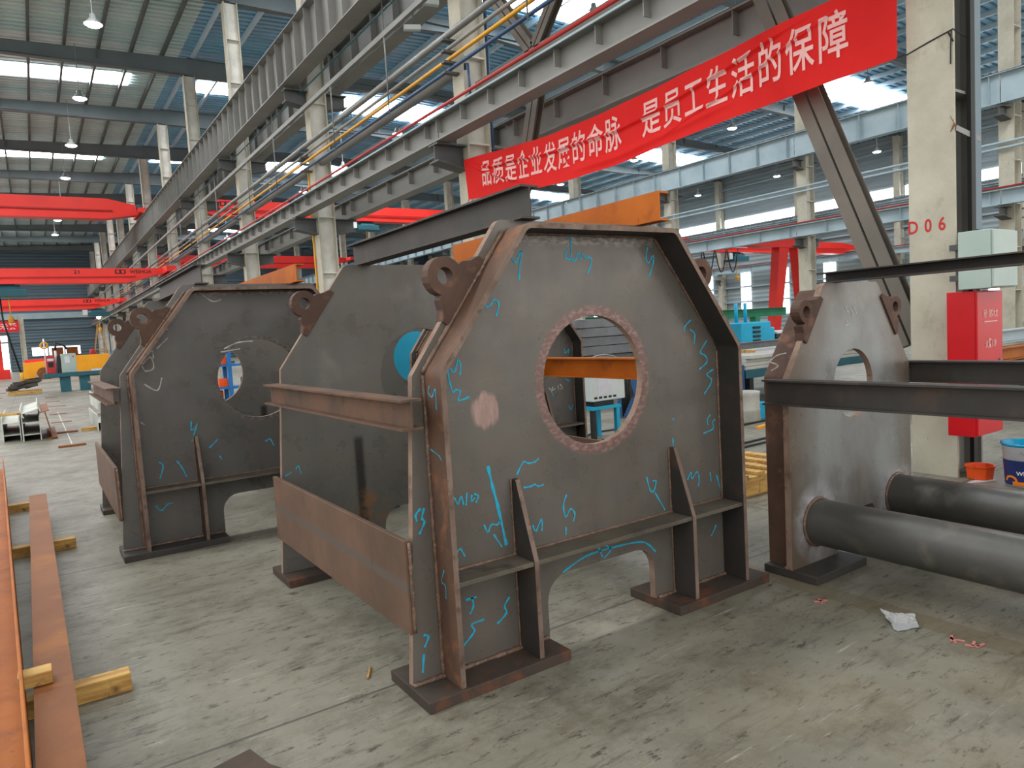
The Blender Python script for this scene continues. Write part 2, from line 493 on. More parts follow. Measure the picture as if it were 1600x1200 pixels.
def tag(o, label, cat, group=None, kind=None):
    o['label'] = label
    o['category'] = cat
    if group:
        o['group'] = group
    o['kind'] = kind or 'thing'
    return o

def thing(name, label, cat, loc=(0, 0, 0), group=None):
    o = bpy.data.objects.new(name, None)
    o.empty_display_size = 0.1
    COL.objects.link(o)
    o.location = loc
    return tag(o, label, cat, group)

def struct(o):
    o['kind'] = 'structure'
    return o

def dup(root, loc, label, group=None):
    r = root.copy()
    COL.objects.link(r)
    r.location = loc
    r['label'] = label
    if group:
        r['group'] = group
    for ch in list(root.children):
        c = ch.copy()
        COL.objects.link(c)
        c.parent = r
        for g in list(ch.children):
            d = g.copy()
            COL.objects.link(d)
            d.parent = c
    return r

ORD = ['first', 'second', 'third', 'fourth', 'fifth', 'sixth', 'seventh', 'eighth', 'ninth', 'tenth', 'eleventh', 'twelfth', 'thirteenth', 'fourteenth',
       'fifteenth', 'sixteenth', 'seventeenth', 'eighteenth', 'nineteenth', 'twentieth']

def text_tris(body, size, weight=0.0, spacing=1.0, split=0.0):
    """Outline of written characters as 2D triangles, centred."""
    cu = bpy.data.curves.new('lettering', 'FONT')
    cu.body = body
    cu.size = size
    cu.offset = weight
    cu.space_character = spacing
    cu.align_x, cu.align_y = 'CENTER', 'CENTER'
    cu.resolution_u = 3
    o = bpy.data.objects.new('lettering', cu)
    COL.objects.link(o)
    dg = bpy.context.evaluated_depsgraph_get()
    dg.update()
    me = bpy.data.meshes.new_from_object(o.evaluated_get(dg))
    bpy.data.objects.remove(o)
    b = bmesh.new()
    b.from_mesh(me)
    bmesh.ops.triangulate(b, faces=b.faces)
    if split:
        for _ in range(3):
            long_ = [e for e in b.edges if e.calc_length() > split]
            if not long_:
                break
            bmesh.ops.subdivide_edges(b, edges=long_, cuts=1)
            bmesh.ops.triangulate(b, faces=b.faces)
    vs = [tuple(v.co) for v in b.verts]
    b.verts.index_update()
    fs = [tuple(v.index for v in f.verts) for f in b.faces]
    b.free()
    bpy.data.meshes.remove(me)
    return vs, fs

def lettering(mb, body, size, origin, ux, uy, weight=0.0, spacing=1.0, sx=1.0):
    vs, fs = text_tris(body, size, weight, spacing)
    o, a, c = Vector(origin), Vector(ux), Vector(uy)
    mb.add([o + a * (x * sx) + c * y for x, y, z in vs], fs)
    return mb
CHALK = {
 'A_front': [[(-0.448,1.978),(-0.469,1.941),(-0.449,1.911),(-0.424,1.948),(-0.408,1.966),(-0.424,1.896),(-0.433,1.827)],[(-0.105,2.055),(-0.109,1.938),(-0.138,1.931),(-0.144,1.956),(-0.122,1.975)],[(-0.109,1.934),(-0.085,1.919),(-0.062,1.96),(-0.047,1.928),(-0.028,1.957),(-0.017,1.938),(0.013,1.938),(0.024,1.919),(-0.006,1.854)],[(0.428,1.996),(0.411,1.941),(0.428,1.91),(0.454,1.941),(0.469,1.948),(0.462,1.906),(0.428,1.837)],[(-0.637,1.738),(-0.629,1.706),(-0.6,1.717),(-0.584,1.74),(-0.557,1.721),(-0.575,1.662)],[(-0.838,1.44),(-0.833,1.426),(-0.816,1.424),(-0.796,1.472),(-0.784,1.451),(-0.791,1.405)],[(-0.852,1.433),(-0.846,1.381),(-0.833,1.333),(-0.816,1.34),(-0.794,1.329),(-0.807,1.29),(-0.748,1.301)],[(0.743,1.588),(0.693,1.554),(0.686,1.525)],[(0.734,1.534),(0.77,1.506),(0.761,1.448)],[(0.871,1.463),(0.812,1.4),(0.855,1.375),(0.864,1.337),(0.796,1.301)],[(0.917,1.291),(0.86,1.266),(0.897,1.237),(0.89,1.207),(0.831,1.153)],[(0.879,1.027),(0.85,1.004),(0.854,0.969)],[(0.917,0.995),(0.894,0.979),(0.897,0.941),(0.813,0.925)],[(0.557,0.93),(0.559,0.868)],[(-0.879,0.816),(-0.863,0.851),(-0.846,0.819),(-0.826,0.851),(-0.816,0.81)],[(-0.795,0.863),(-0.803,0.804)],[(-0.769,0.849),(-0.774,0.82),(-0.753,0.831)],[(-0.758,0.85),(-0.735,0.837),(-0.751,0.807)],[(-0.865,0.557),(-0.869,0.594),(-0.848,0.61),(-0.827,0.57)],[(-0.714,0.696),(-0.696,0.656),(-0.675,0.688),(-0.64,0.681),(-0.624,0.699)],[(-0.665,0.64),(-0.623,0.569)],[(-0.514,0.899),(-0.472,0.955),(-0.443,0.944),(-0.404,0.945),(-0.38,0.96)],[(-0.481,0.831),(-0.436,0.829),(-0.412,0.835),(-0.39,0.821),(-0.358,0.826)],[(-0.438,0.639),(-0.421,0.603),(-0.386,0.654),(-0.38,0.633),(-0.386,0.596)],[(-0.219,0.749),(-0.243,0.697),(-0.231,0.636),(-0.199,0.672),(-0.172,0.641),(-0.187,0.604)],[(-0.234,0.584),(-0.237,0.545)],[(0.341,0.747),(0.361,0.672),(0.389,0.656),(0.412,0.709),(0.383,0.714)],[(0.399,0.647),(0.472,0.535)],[(0.597,0.548),(0.621,0.599),(0.65,0.557)],[(0.662,0.674),(0.692,0.714),(0.7,0.675),(0.745,0.709),(0.759,0.669),(0.751,0.621)],[(0.855,0.687),(0.863,0.632)],[(0.91,0.663),(0.944,0.564)],[(0.564,1.046),(0.568,1.027)]],
 'A_thick': [[(-0.673,0.968),(-0.655,0.868),(-0.633,0.772),(-0.597,0.572)]],
 'A_low': [[(-0.27,0.357),(-0.12,0.405),(0.079,0.41),(0.266,0.397),(0.337,0.363),(0.383,0.316)],[(-0.027,0.434),(-0.004,0.377)],[(0.001,0.445),(0.056,0.405),(0.009,0.368)],[(-0.839,0.367),(-0.78,0.366)],[(-0.804,0.373),(-0.8,0.329),(-0.82,0.295)],[(-0.597,0.318),(-0.629,0.282),(-0.621,0.245),(-0.675,0.207)],[(-0.747,0.249),(-0.814,0.244),(-0.802,0.213),(-0.818,0.193),(-0.868,0.156)],[(0.893,0.364),(0.844,0.304)]],
 'A_margin': [[(-1.033,0.834),(-1.059,0.811),(-1.055,0.781)],[(-1.017,0.834),(-1.03,0.79),(-1.019,0.771),(-1.048,0.722)],[(-1.064,0.267),(-1.039,0.253),(-1.062,0.21)],[(-1.067,0.182),(-1.08,0.098)]],
 'A_flange': [[(-1.061,1.374),(-1.045,1.348),(-1.078,1.327),(-1.112,1.362),(-1.111,1.273)],[(-1.032,1.093),(-1.106,1.073),(-1.126,1.053)],[(-1.081,0.562),(-1.048,0.501),(-1.082,0.49),(-1.08,0.431)]],
 'B_front': [[(-0.555,1.007),(-0.562,0.934),(-0.531,0.951)],[(-0.514,0.981),(-0.565,0.84)],[(-0.439,0.769),(-0.385,0.815),(-0.368,0.834)],[(-0.365,0.694),(-0.348,0.659)],[(-0.822,0.711),(-0.793,0.675),(-0.825,0.577)],[(-0.692,0.701),(-0.659,0.644),(-0.628,0.559)],[(-0.876,0.368),(-0.839,0.32),(-0.788,0.362),(-0.75,0.365)],[(0.016,0.759),(0.056,0.776),(0.083,0.716)]],
 'B_white': [[(-0.871,1.491),(-0.807,1.547),(-0.792,1.46),(-0.849,1.439),(-0.872,1.481)],[(-0.871,1.34),(-0.781,1.28),(-0.74,1.379)],[(-0.786,1.535),(-0.789,1.596),(-0.828,1.563)],[(-0.67,1.69),(-0.731,1.633),(-0.756,1.609)],[(-0.705,1.773),(-0.66,1.756)],[(-0.92,1.042),(-0.895,1.018)],[(-0.253,1.576),(-0.137,1.622),(-0.017,1.626)],[(-0.281,1.551),(-0.126,1.568)],[(-0.455,2.092),(-0.319,1.975),(-0.243,1.983)]],
 'D_front': [[(0.84,1.342),(0.846,1.291),(0.903,1.337),(0.891,1.288)],[(0.835,1.006),(0.887,0.973)],[(0.629,0.883),(0.659,0.809)],[(0.86,0.701),(0.884,0.655),(0.916,0.71)]],
 'D_white': [[(0.597,0.928),(0.629,0.883)],[(0.651,0.937),(0.63,0.897),(0.684,0.913)],[(0.722,0.945),(0.728,0.902)],[(0.75,0.957),(0.783,0.911),(0.755,0.899)]],
 'A_rear': [[(-1.059,0.707),(-1.019,0.726)],[(-0.987,0.743),(-0.968,0.762),(-0.955,0.707)]],
 'C_flange': [[(1.115,1.309),(1.065,1.343),(0.999,1.358)],[(1.12,1.305),(1.058,1.282),(1.108,1.251)]],
 'C_white': [[(-0.079,1.618),(-0.052,1.576),(-0.023,1.6),(0.004,1.545)],[(0.007,1.615),(0.049,1.564)],[(-0.054,1.528),(-0.084,1.496),(-0.034,1.502)],[(-0.571,1.167),(-0.549,1.087)]],
}

# ------------------------------------------------------------------ welded bearing frames
def ribbon(mb, stroke, w, put):
    """Hand drawn stroke as a flat ribbon; put(a, b) places a 2D point on its surface."""
    pts = [Vector(p) for p in stroke]
    fine = []
    for i in range(len(pts) - 1):                     # Catmull-Rom
        p0, p1, p2, p3 = pts[max(i - 1, 0)], pts[i], pts[i + 1], pts[min(i + 2, len(pts) - 1)]
        for k in range(4):
            t = k / 4
            fine.append(0.5 * ((2 * p1) + (p2 - p0) * t + (2 * p0 - 5 * p1 + 4 * p2 - p3) * t * t + (3 * p1 - p0 - 3 * p2 + p3) * t ** 3))
    fine.append(pts[-1])
    vs, fs = [], []
    for i, p in enumerate(fine):
        d = fine[min(i + 1, len(fine) - 1)] - fine[max(i - 1, 0)]
        d = d.normalized() if d.length > 1e-6 else Vector((1, 0))
        n = Vector((-d.y, d.x)) * (w / 2 * (0.75 + 0.25 * math.sin(i * 1.7)))
        vs += [put(*(p + n)), put(*(p - n))]
        if i:
            fs.append((2 * i - 2, 2 * i - 1, 2 * i + 1, 2 * i))
    mb.add(vs, fs)

def weld_line(mb, p, q, r=0.008):
    p, q = Vector(p), Vector(q)
    n = max(3, int((q - p).length / 0.022))
    mb.tube([p.lerp(q, k / n) for k in range(n + 1)], r, 6, 0.28)

def frame_outline(d, m=0.0):
    """Outer profile of an end plate: flared sides, chamfers and a flat top."""
    return [(-d['wb'], d['z0']), (-d['ws'], d['zs']), (-d['wt'], d['zt']), (d['wt'], d['zt']), (d['ws'], d['zs']), (d['wb'], d['z0'])]

def bearing_frame(name, label, origin, d, mats, chalk=(), group=None, open_front=False, weld='weld_dark'):
    root = thing(name, label, 'machine frame', origin, group)
    yi, yo, yf = d['yi'], d['yo'], d['yf']
    sides = (-1, 1)
    for s in sides:
        # end plate with bore and floor arch
        aw, az, ar = d['arch']
        out = [(-d['wb'], d['z0']), (-d['ws'], d['zs']), (-d['wt'], d['zt']), (d['wt'], d['zt']), (d['ws'], d['zs']), (d['wb'], d['z0']),
               (aw, d['z0']), (aw, az), (-aw, az), (-aw, d['z0'])]
        out = rounded(out, [0, 0.02, 0.05, 0.05, 0.02, 0, 0, ar, ar, 0])
        hx, hz, hr = d['hole']
        mb = MB().prism(out, [circle(hx, hz, hr, 56)], 'xz', s * yi, s * yo, (0, 999, 1))
        mb.build('end_plate', [mats['front'] if s < 0 else mats['rear'], M['steel_tan']], root, bevel=0.003)
        # bent rim flange
        i = d['inset']
        path = rounded([(-d['fw'], d['z0']), (-d['fw'], d['zs'] + 0.01), (-d['ft'], d['zt'] - 0.035), (d['ft'], d['zt'] - 0.035), (d['fw'], d['zs'] + 0.01), (d['fw'], d['z0'])],
                       [0, 0.07, 0.07, 0.07, 0.07, 0])
        fl = MB().strip(path, 0.024, 'xz', s * yo, s * yf, -1, 1).build('rim_flange', [M['steel_inner'], mats['flange']], root, bevel=0.003)
        # bare edge of the rim
        MB().strip(path, 0.0245, 'xz', s * yf, s * (yf + 0.0025), -1).build('rim_edge', M['steel_edge'], fl)
        # horizontal shelf and vertical gussets
        zsh = d['shelf']
        gx = d['gusset']
        xin = d['fw'] - 0.026
        sh = MB()
        for a, b in ((-xin, -gx - 0.013), (-gx + 0.013, gx - 0.013), (gx + 0.013, xin)):
            sh.box((a, s * yo, zsh - 0.022), (b, s * (yf - 0.004), zsh))
        sh.build('stiffener_shelf', M['shelf_top'], root, bevel=0.003)
        for x in (-gx, gx):
            g = MB().prism([(s * yo, d['z0']), (s * (yf - 0.002), d['z0']), (s * (yf - 0.002), zsh), (s * (yo + 0.035), d['gz']), (s * yo, d['gz'])], [], 'yz', x - 0.0125, x + 0.0125)
            gu = g.build('gusset', mats['shelf'], root, bevel=0.003)
            e = MB()
            a, b = (yf - 0.002, zsh), (yo + 0.035, d['gz'])
            e.add([(x - 0.0125, s * (a[0] + 0.002), a[1]), (x + 0.0125, s * (a[0] + 0.002), a[1]), (x + 0.0125, s * (b[0] + 0.002), b[1]), (x - 0.0125, s * (b[0] + 0.002), b[1])], [(0, 1, 2, 3)])
            e.box((x - 0.0125, s * (yf - 0.0015), d['z0']), (x + 0.0125, s * (yf + 0.001), zsh))
            e.build('gusset_edge', M['steel_edge'], gu)
        # base plates
        for t in sides:
            MB().box((t * d['bx'][0], s * d['by'][0], 0), (t * d['bx'][1], s * d['by'][1], d['z0'])).build('base_plate', mats['base'], root, bevel=0.004)
        # lifting lugs on the chamfers
        for t in sides:
            p = Vector((d['ws'], d['zs']))
            q = Vector((d['wt'], d['zt']))
            u = (q - p).normalized()
            n = Vector((u.y, -u.x))
            c = p + u * d['lug'][0] + n * d['lug'][1]
            R = d['lug'][2]
            prof = [(-0.18, -0.035), (-0.18, 0.0), (-0.135, 0.025), (-0.105, 0.06)]
            for k in range(13):
                a_ = math.radians(200 - 220 * k / 12)
                prof.append((R * math.cos(a_), d['lug'][1] + R * math.sin(a_)))
            prof += [(0.105, 0.06), (0.135, 0.025), (0.18, 0.0), (0.18, -0.035)]
            base = p + u * d['lug'][0]
            o2 = [tuple((base + u * (a * R / 0.088) + n * (b if b <= 0 else b))) for a, b in prof]
            if t < 0:
                o2 = [(-a, b) for a, b in o2]
            h = circle(t * c.x, c.y, R * 0.44, 24)
            MB().prism(o2, [h], 'xz', s * (yi - 0.012), s * (yo + 0.012)).build('lifting_lug', M['lug'], root, bevel=0.006)
        # weld beads
        w = MB()
        for t in sides:
            weld_line(w, (t * (d['fw'] + 0.004), s * (yo + 0.004), d['z0']), (t * (d['fw'] + 0.004), s * (yo + 0.004), d['zs']), 0.011)
            weld_line(w, (t * (d['fw'] + 0.006), s * (yo + 0.004), d['zs'] + 0.01), (t * (d['ft'] + 0.03), s * (yo + 0.004), d['zt'] - 0.06), 0.012)
            weld_line(w, (t * (xin), s * (yo + 0.004), zsh), (t * xin, s * (yo + 0.004), d['zs'] - 0.02), 0.008)
            weld_line(w, (t * (xin - 0.004), s * (yo + 0.004), d['zs'] + 0.02), (t * (d['ft'] - 0.01), s * (yo + 0.004), d['zt'] - 0.07), 0.008)
            weld_line(w, (t * (aw + 0.02), s * (yo + 0.006), d['z0'] + 0.004), (t * d['wb'], s * (yo + 0.006), d['z0'] + 0.004), 0.012)
            for x in (-1, 1):
                weld_line(w, (t * gx + x * 0.017, s * (yo + 0.003), d['z0']), (t * gx + x * 0.017, s * (yo + 0.003), d['gz']), 0.006)
        weld_line(w, (-xin, s * (yo + 0.003), zsh + 0.003), (xin, s * (yo + 0.003), zsh + 0.003), 0.008)
        weld_line(w, (-d['ft'], s * (yo + 0.003), d['zt'] - 0.062), (d['ft'], s * (yo + 0.003), d['zt'] - 0.062), 0.008)
        w.build('weld_bead', M[weld], root, smooth=True)
    for nm, mat, width, put in chalk:
        for st in CHALK[nm]:
            mb = MB()
            ribbon(mb, st, width, put)
            mb.build('paint_pen_mark', M[mat], root)
    return root

def side_panels(root, d, x, y0, y1, z0, z1, mat):
    for t in (-1, 1):
        p = MB().box((t * x, y0, z0), (t * (x + 0.025), y1, z1)).build('side_panel', mat, root, bevel=0.003)
        w = MB()
        weld_line(w, (t * (x + 0.004), y0 - 0.004, z0 + 0.01), (t * (x + 0.004), y0 - 0.004, z1 - 0.01), 0.009)
        w.build('weld_bead', M['weld_dark'], p, smooth=True)

BIG = dict(wb=1.13, ws=1.03, wt=0.535, z0=0.05, zs=1.42, zt=2.11, yi=0.965, yo=1.005, yf=1.163, arch=(0.37, 0.355, 0.13), hole=(0.01, 1.31, 0.333),
           inset=0.05, fw=0.975, ft=0.488, shelf=0.515, gusset=0.535, gz=0.885, bx=(0.378, 1.141), by=(0.79, 1.183), lug=(0.462, 0.095, 0.088))
SMALL = dict(wb=0.70, ws=0.69, wt=0.30, z0=0.05, zs=1.20, zt=1.765, yi=0.96, yo=1.0, yf=1.16, arch=(0.22, 0.30, 0.05), hole=(0.0, 1.12, 0.222),
             inset=0.05, fw=0.64, ft=0.262, shelf=0.45, gusset=0.4, gz=0.75, bx=(0.17, 0.70), by=(0.80, 1.16), lug=(0.43, 0.07, 0.078))

def on_front(d):
    return lambda a, b: (a, -d['yo'] - 0.0015, b)
def braces(root, d, left_mat, right_mat):
    side = MB().ibeam((-1.095, -1.115, 1.265), (-1.095, 1.0, 1.265), 0.13, 0.10, 0.010, 0.008).build('brace_beam', M['steel_warm'], root)
    side['label'] = 'brown steel cross brace on the open side'
    o = MB().ibeam((1.095, -1.0, 1.272), (1.095, 1.0, 1.272), 0.148, 0.10, 0.010, 0.008).build('brace_beam', M['rust_brace'], root)
    o['label'] = 'orange rusted cross brace on the far side'
    o = MB().ibeam((-0.388, -1.07, 2.188), (-0.388, 1.13, 2.188), 0.156, 0.105, 0.010, 0.008).build('top_brace_beam', left_mat, root)
    o['label'] = 'dark steel beam across the top'
    o = MB().channel((0.345, -1.18, 2.185), (0.345, 0.97, 2.185), 0.15, 0.075, 0.010, 1).build('top_brace_beam', right_mat, root)
    o['label'] = 'orange rusted channel across the top'

mA = dict(front=M['plate_A'], rear=M['plate_A_rear'], flange=M['steel_brown'], shelf=M['steel_dark'], base=M['base'])
mB = dict(front=M['plate_B'], rear=M['plate_A_rear'], flange=M['steel_warm'], shelf=M['steel_dark'], base=M['steel_dark'])
mC = dict(front=M['plate_A_rear'], rear=M['plate_C'], flange=M['lug'], shelf=M['steel_dark'], base=M['steel_dark'])
G_FRAMES = 'tall welded steel frames with a round bore'
f = on_front(BIG)
fa = bearing_frame('bearing_frame', 'large grey welded steel frame standing in the middle, bore ringed by a ground rust band', (2.385, 3.81, 0), BIG, mA,
                   [('A_front', 'chalk', 0.011, f), ('A_thick', 'chalk', 0.02, f), ('A_low', 'chalk', 0.013, f), ('A_margin', 'chalk', 0.014, f),
                    ('A_flange', 'chalk', 0.009, lambda a, b: (-BIG['fw'] - 0.0015, a, b)),
                    ('A_rear', 'chalk', 0.01, lambda a, b: (a, BIG['yi'] - 0.0015, b))], G_FRAMES)
side_panels(fa, BIG, 1.112, -1.035, 0.985, 0.295, 0.715, M['steel_panel'])
braces(fa, BIG, M['steel_dark'], M['rust_brace'])
fb = bearing_frame('bearing_frame', 'dark welded steel frame standing beyond the long orange beams', (1.573, 7.247, 0), BIG, mB,
                   [('B_front', 'chalk', 0.012, f), ('B_white', 'chalk_white', 0.012, f)], G_FRAMES)
side_panels(fb, BIG, 1.112, -1.035, 0.985, 0.295, 0.715, M['steel_panel'])
braces(fb, BIG, M['steel_dark'], M['rust_brace'])
fd = bearing_frame('bearing_frame', 'dark steel frame with white scrawl, glimpsed through the bore of the middle frame', (4.06, 7.243, 0), BIG, mB,
                   [('D_front', 'chalk', 0.014, f), ('D_white', 'chalk_white', 0.012, f)], G_FRAMES)
b = MB().box((4.2, 9.6, 0.0), (5.3, 9.68, 1.95))
tag(b.build('display_board', M['cyan_paint'], bevel=0.004), 'cyan painted board seen through the bores of the middle frame and the one behind', 'board')

fc = bearing_frame('pipe_frame', 'smaller bright ground steel frame with two round pipes, standing beside the concrete column', (4.355, 1.60, 0), SMALL, mC,
                   [('C_white', 'chalk_white', 0.012, lambda a, b: (a, SMALL['yi'] - 0.0015, b)),
                    ('C_flange', 'chalk_white', 0.01, lambda a, b: (-SMALL['fw'] - 0.0015, a, b))], G_FRAMES)
for x in (-0.43, 0.5):
    p = MB().tube([(x, -0.955 + 0.0955 * k * 2, 0.30) for k in range(11)], 0.142, 40, caps=False).build('round_pipe', M['pipe'], fc, smooth=True)
    MB().tube([(x + 0.146 * math.cos(2 * PI * k / 40), 0.955, 0.30 + 0.146 * math.sin(2 * PI * k / 40)) for k in range(41)], 0.012, 6, 0.25).build('weld_ring', M['weld_dark'], p, smooth=True)
for x, m in ((-0.752, 'steel_dark'), (0.752, 'steel_dark')):
    o = MB().ibeam((x, -1.06, 1.135), (x, 1.06, 1.135), 0.148, 0.10, 0.010, 0.008).build('brace_beam', M[m], fc)
MB().channel((-0.1, -1.1, 1.80), (-0.1, 1.07, 1.80), 0.068, 0.11, 0.008, -1).build('top_brace_beam', M['steel_dark'], fc)

# ------------------------------------------------------------------ things on the near floor
def long_beam(label, p, q, h, w, tf, tw, mat, up):
    c = (Vector(p) + Vector(q)) / 2
    o = MB().ibeam(p, q, h, w, tf, tw, up).build('steel_beam', M[mat], at=(c.x, c.y, 0), bevel=0.004)
    return tag(o, label, 'steel beam', 'rust orange beams on wood blocks')
long_beam('tall bright orange rusted H-beam at the left picture edge', (-0.196, 1.9, 0.228), (-0.525, 10.9, 0.228), 0.20, 0.28, 0.014, 0.012, 'rust_orange', (1, 0, 0))
long_beam('low red brown rusted H-beam lying flat beside the tall orange one', (-0.043, 1.9, 0.168), (-0.087, 8.4, 0.168), 0.16, 0.14, 0.012, 0.012, 'rust_red', (0, 0, 1))
for i, (x0, x1, y, z0, h, lab) in enumerate((
        (-0.62, 0.245, 3.80, 0.0, 0.088, 'pine block on the floor sticking out furthest from under the red brown beam'),
        (-0.70, 0.155, 6.93, 0.0, 0.088, 'pine block under the red brown beam, second from the camera'),
        (-0.72, -0.02, 9.0, 0.0, 0.088, 'pine block at the far end of the red brown beam'),
        (-0.175, -0.055, 3.52, 0.249, 0.055, 'short pine offcut lying on the red brown beam'),
        )):
    b = MB().box((x0, y - 0.045, z0), (x1, y + 0.045, z0 + h))
    tag(b.build('wood_block', M['wood'], at=((x0 + x1) / 2, y, z0), bevel=0.005), lab, 'wood block', 'pine blocks under the orange beams')
b = MB()
b.prism([(0.40, 2.45), (0.72, 2.47), (0.60, 2.70), (0.565, 2.855), (0.36, 2.80)], [], 'xy', 0.0, 0.014)
tag(b.build('steel_offcut', M['base'], bevel=0.003), 'flat rusty steel plate offcut on the floor at the bottom edge', 'steel plate')
b = MB().tube([(1.16, 3.10, 0.007), (1.19, 3.15, 0.008), (1.215, 3.20, 0.007)], 0.006, 6)
tag(b.build('wood_stick', M['wood'], smooth=True), 'small pale stick on the floor beside the middle frame foot', 'stick')

rnd = random.Random(5)
c4 = [(3.476, 1.935, 0.06), (3.573, 1.809, 0.045), (3.512, 1.757, 0.004), (3.44, 1.845, 0.004)]
vs, fs, n = [], [], 12
for i in range(n + 1):
    for j in range(n + 1):
        u, v = i / n, j / n
        p = [(c4[0][k] * (1 - u) + c4[1][k] * u) * (1 - v) + (c4[3][k] * (1 - u) + c4[2][k] * u) * v for k in range(3)]
        e = math.sin(PI * u) * math.sin(PI * v)
        vs.append((p[0] - 0.075 * math.sin(PI * u) * v * v - 0.01 * math.sin(PI * u) * (1 - v) + rnd.uniform(-.004, .004), p[1] + rnd.uniform(-.004, .004), max(0.003, p[2] - 0.012 * math.sin(PI * u) * (1 - v) + 0.022 * e + rnd.uniform(-.009, .009) * (0.3 + e))))
for i in range(n):
    for j in range(n):
        a = i * (n + 1) + j
        fs.append((a, a + 1, a + n + 2, a + n + 1))
tag(MB().add(vs, fs).build('plastic_bag', M['film']), 'crumpled clear plastic bag lying on the bare floor', 'plastic bag')
for k, (x, y, lab) in enumerate(((3.465, 2.26, 'pink tape scrap near the foot of the ground steel frame'), (3.49, 1.59, 'pink tape scrap past the plastic bag'),
                                 (3.50, 1.50, 'smallest pink tape scrap by the right picture edge'))):
    rnd = random.Random(k)
    b = MB()
    for _ in range(3):
        a = rnd.uniform(0, PI)
        dx, dy = math.cos(a) * 0.03, math.sin(a) * 0.03
        ox, oy = rnd.uniform(-.02, .02), rnd.uniform(-.02, .02)
        b.bar((x + ox - dx, y + oy - dy, 0.004), (x + ox + dx, y + oy + dy, 0.004), 0.012, 0.005)
    tag(b.build('tape_scrap', M['pink_scrap'], at=(x, y, 0)), lab, 'scrap', 'pink tape scraps')

# ------------------------------------------------------------------ the hall
PITCH, Y0, ND = 8.2, 3.28, 13
XD, XE, XF = 6.9, 29.6, 53.9
YEND = Y0 + PITCH * (ND - 1) + 1.2
def ycol(n):
    return Y0 + PITCH * n
def zroof(x):
    return 14.85 + 0.04 * x if x < 18.5 else 15.59 - 0.04 * (x - 18.5)

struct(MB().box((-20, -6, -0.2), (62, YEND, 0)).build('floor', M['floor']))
struct(MB().box((-20, -60, -0.25), (62, -6.02, -0.03)).build('floor_bounce', M['bounce_ground']))  # unseen pale ground added to bounce light up onto the roof
struct(MB().box((-80, -60, -0.25), (-20.02, YEND, -0.03)).build('floor_bounce_side', M['bounce_ground']))  # the same added bounce surface along the open side
def roof_panel(name, x0, x1, mat):
    """Trapezoid ribbed sheet, ribs running down the slope."""
    prof, y = [], -5.0
    while y < YEND:
        prof += [(y, 0.0), (y + 0.23, 0.0), (y + 0.25, 0.085), (y + 0.38, 0.085)]
        y += 0.40
    prof.append((YEND, 0.0))
    n = len(prof)
    vs = [(x, y, zroof(x) + dz) for x in (x0, x1) for y, dz in prof]
    vs += [(x, y, zroof(x) + 0.12) for x in (x0, x1) for y in (-5.0, YEND)]
    fs = [(i, i + 1, n + i + 1, n + i) for i in range(n - 1)]
    fs += [(2 * n, 2 * n + 2, 2 * n + 3, 2 * n + 1)]
    struct(MB().add(vs, fs).build(name, mat))
roof_panel('ceiling', -19, 6.9, M['roof_grey'])
roof_panel('ceiling_middle', 6.9, 18.5, M['roof_blue'])
roof_panel('ceiling_side', 18.5, 54.3, M['roof_blue'])
k = 0
for n in range(-1, ND - 1):
    if n % 2:
        continue
    yc = ycol(n) + PITCH / 2
    for x0, x1, w_, dy in ((-17, 5.25, 0.8, 0.15), (8.3, 10.4, 0.9, 0.3), (16, 24.3, 1.35, 0.9), (38.7, 47.5, 1.35, 0.9)):
        k += 1
        b = MB()
        ys = yc + dy
        za, zb = zroof(x0) - 0.03, zroof(x1) - 0.03
        b.add([(x0, ys - w_, za), (x1, ys - w_, zb), (x1, ys + w_, zb), (x0, ys + w_, za)], [(0, 1, 2, 3)])
        struct(b.build('skylight', M['skylight']))
# end wall with its door and window strip
struct(MB().box((-24, YEND, 0), (54.3, YEND + 0.3, 15.6)).build('wall_end', M['clad_dark']))
struct(MB().box((-24, YEND - 0.5, 6.15), (54, YEND - 0.05, 6.85)).build('trim_1', M['girder_pale']))
for i, z in enumerate((3.4, 4.9, 8.6, 10.4, 12.2)):
    struct(MB().box((-24, YEND - 0.2, z), (54, YEND - 0.02, z + 0.18)).build('trim_%d' % (i + 2), M['rafter']))
for i, (x0, x1) in enumerate(((0.0, 1.55), (1.7, 3.25), (3.4, 4.95))):
    w = struct(MB().box((x0, YEND - 0.06, 1.75), (x1, YEND - 0.03, 2.75)).build('window_%d' % (i + 1), M['window_glow']))
    fr = MB()
    for a, c in (((x0 - .06, 1.69), (x1 + .06, 1.75)), ((x0 - .06, 2.75), (x1 + .06, 2.81)), ((x0 - .06, 1.75), (x0, 2.75)), ((x1, 1.75), (x1 + .06, 2.75))):
        fr.box((a[0], YEND - 0.1, a[1]), (c[0], YEND - 0.02, c[1]))
    fr.build('window_frame', M['rafter'], w)
dr = struct(MB().box((-6.5, YEND - 0.06, 0), (-2.3, YEND - 0.03, 4.3)).build('door_1', M['window_glow']))
fr = MB()
fr.box((-2.3, YEND - 0.12, 0), (-2.1, YEND - 0.02, 4.5)).box((-6.7, YEND - 0.12, 0), (-6.5, YEND - 0.02, 4.5)).box((-6.7, YEND - 0.12, 4.3), (-2.1, YEND - 0.02, 4.5))
fr.build('door_frame', M['rafter'], dr)
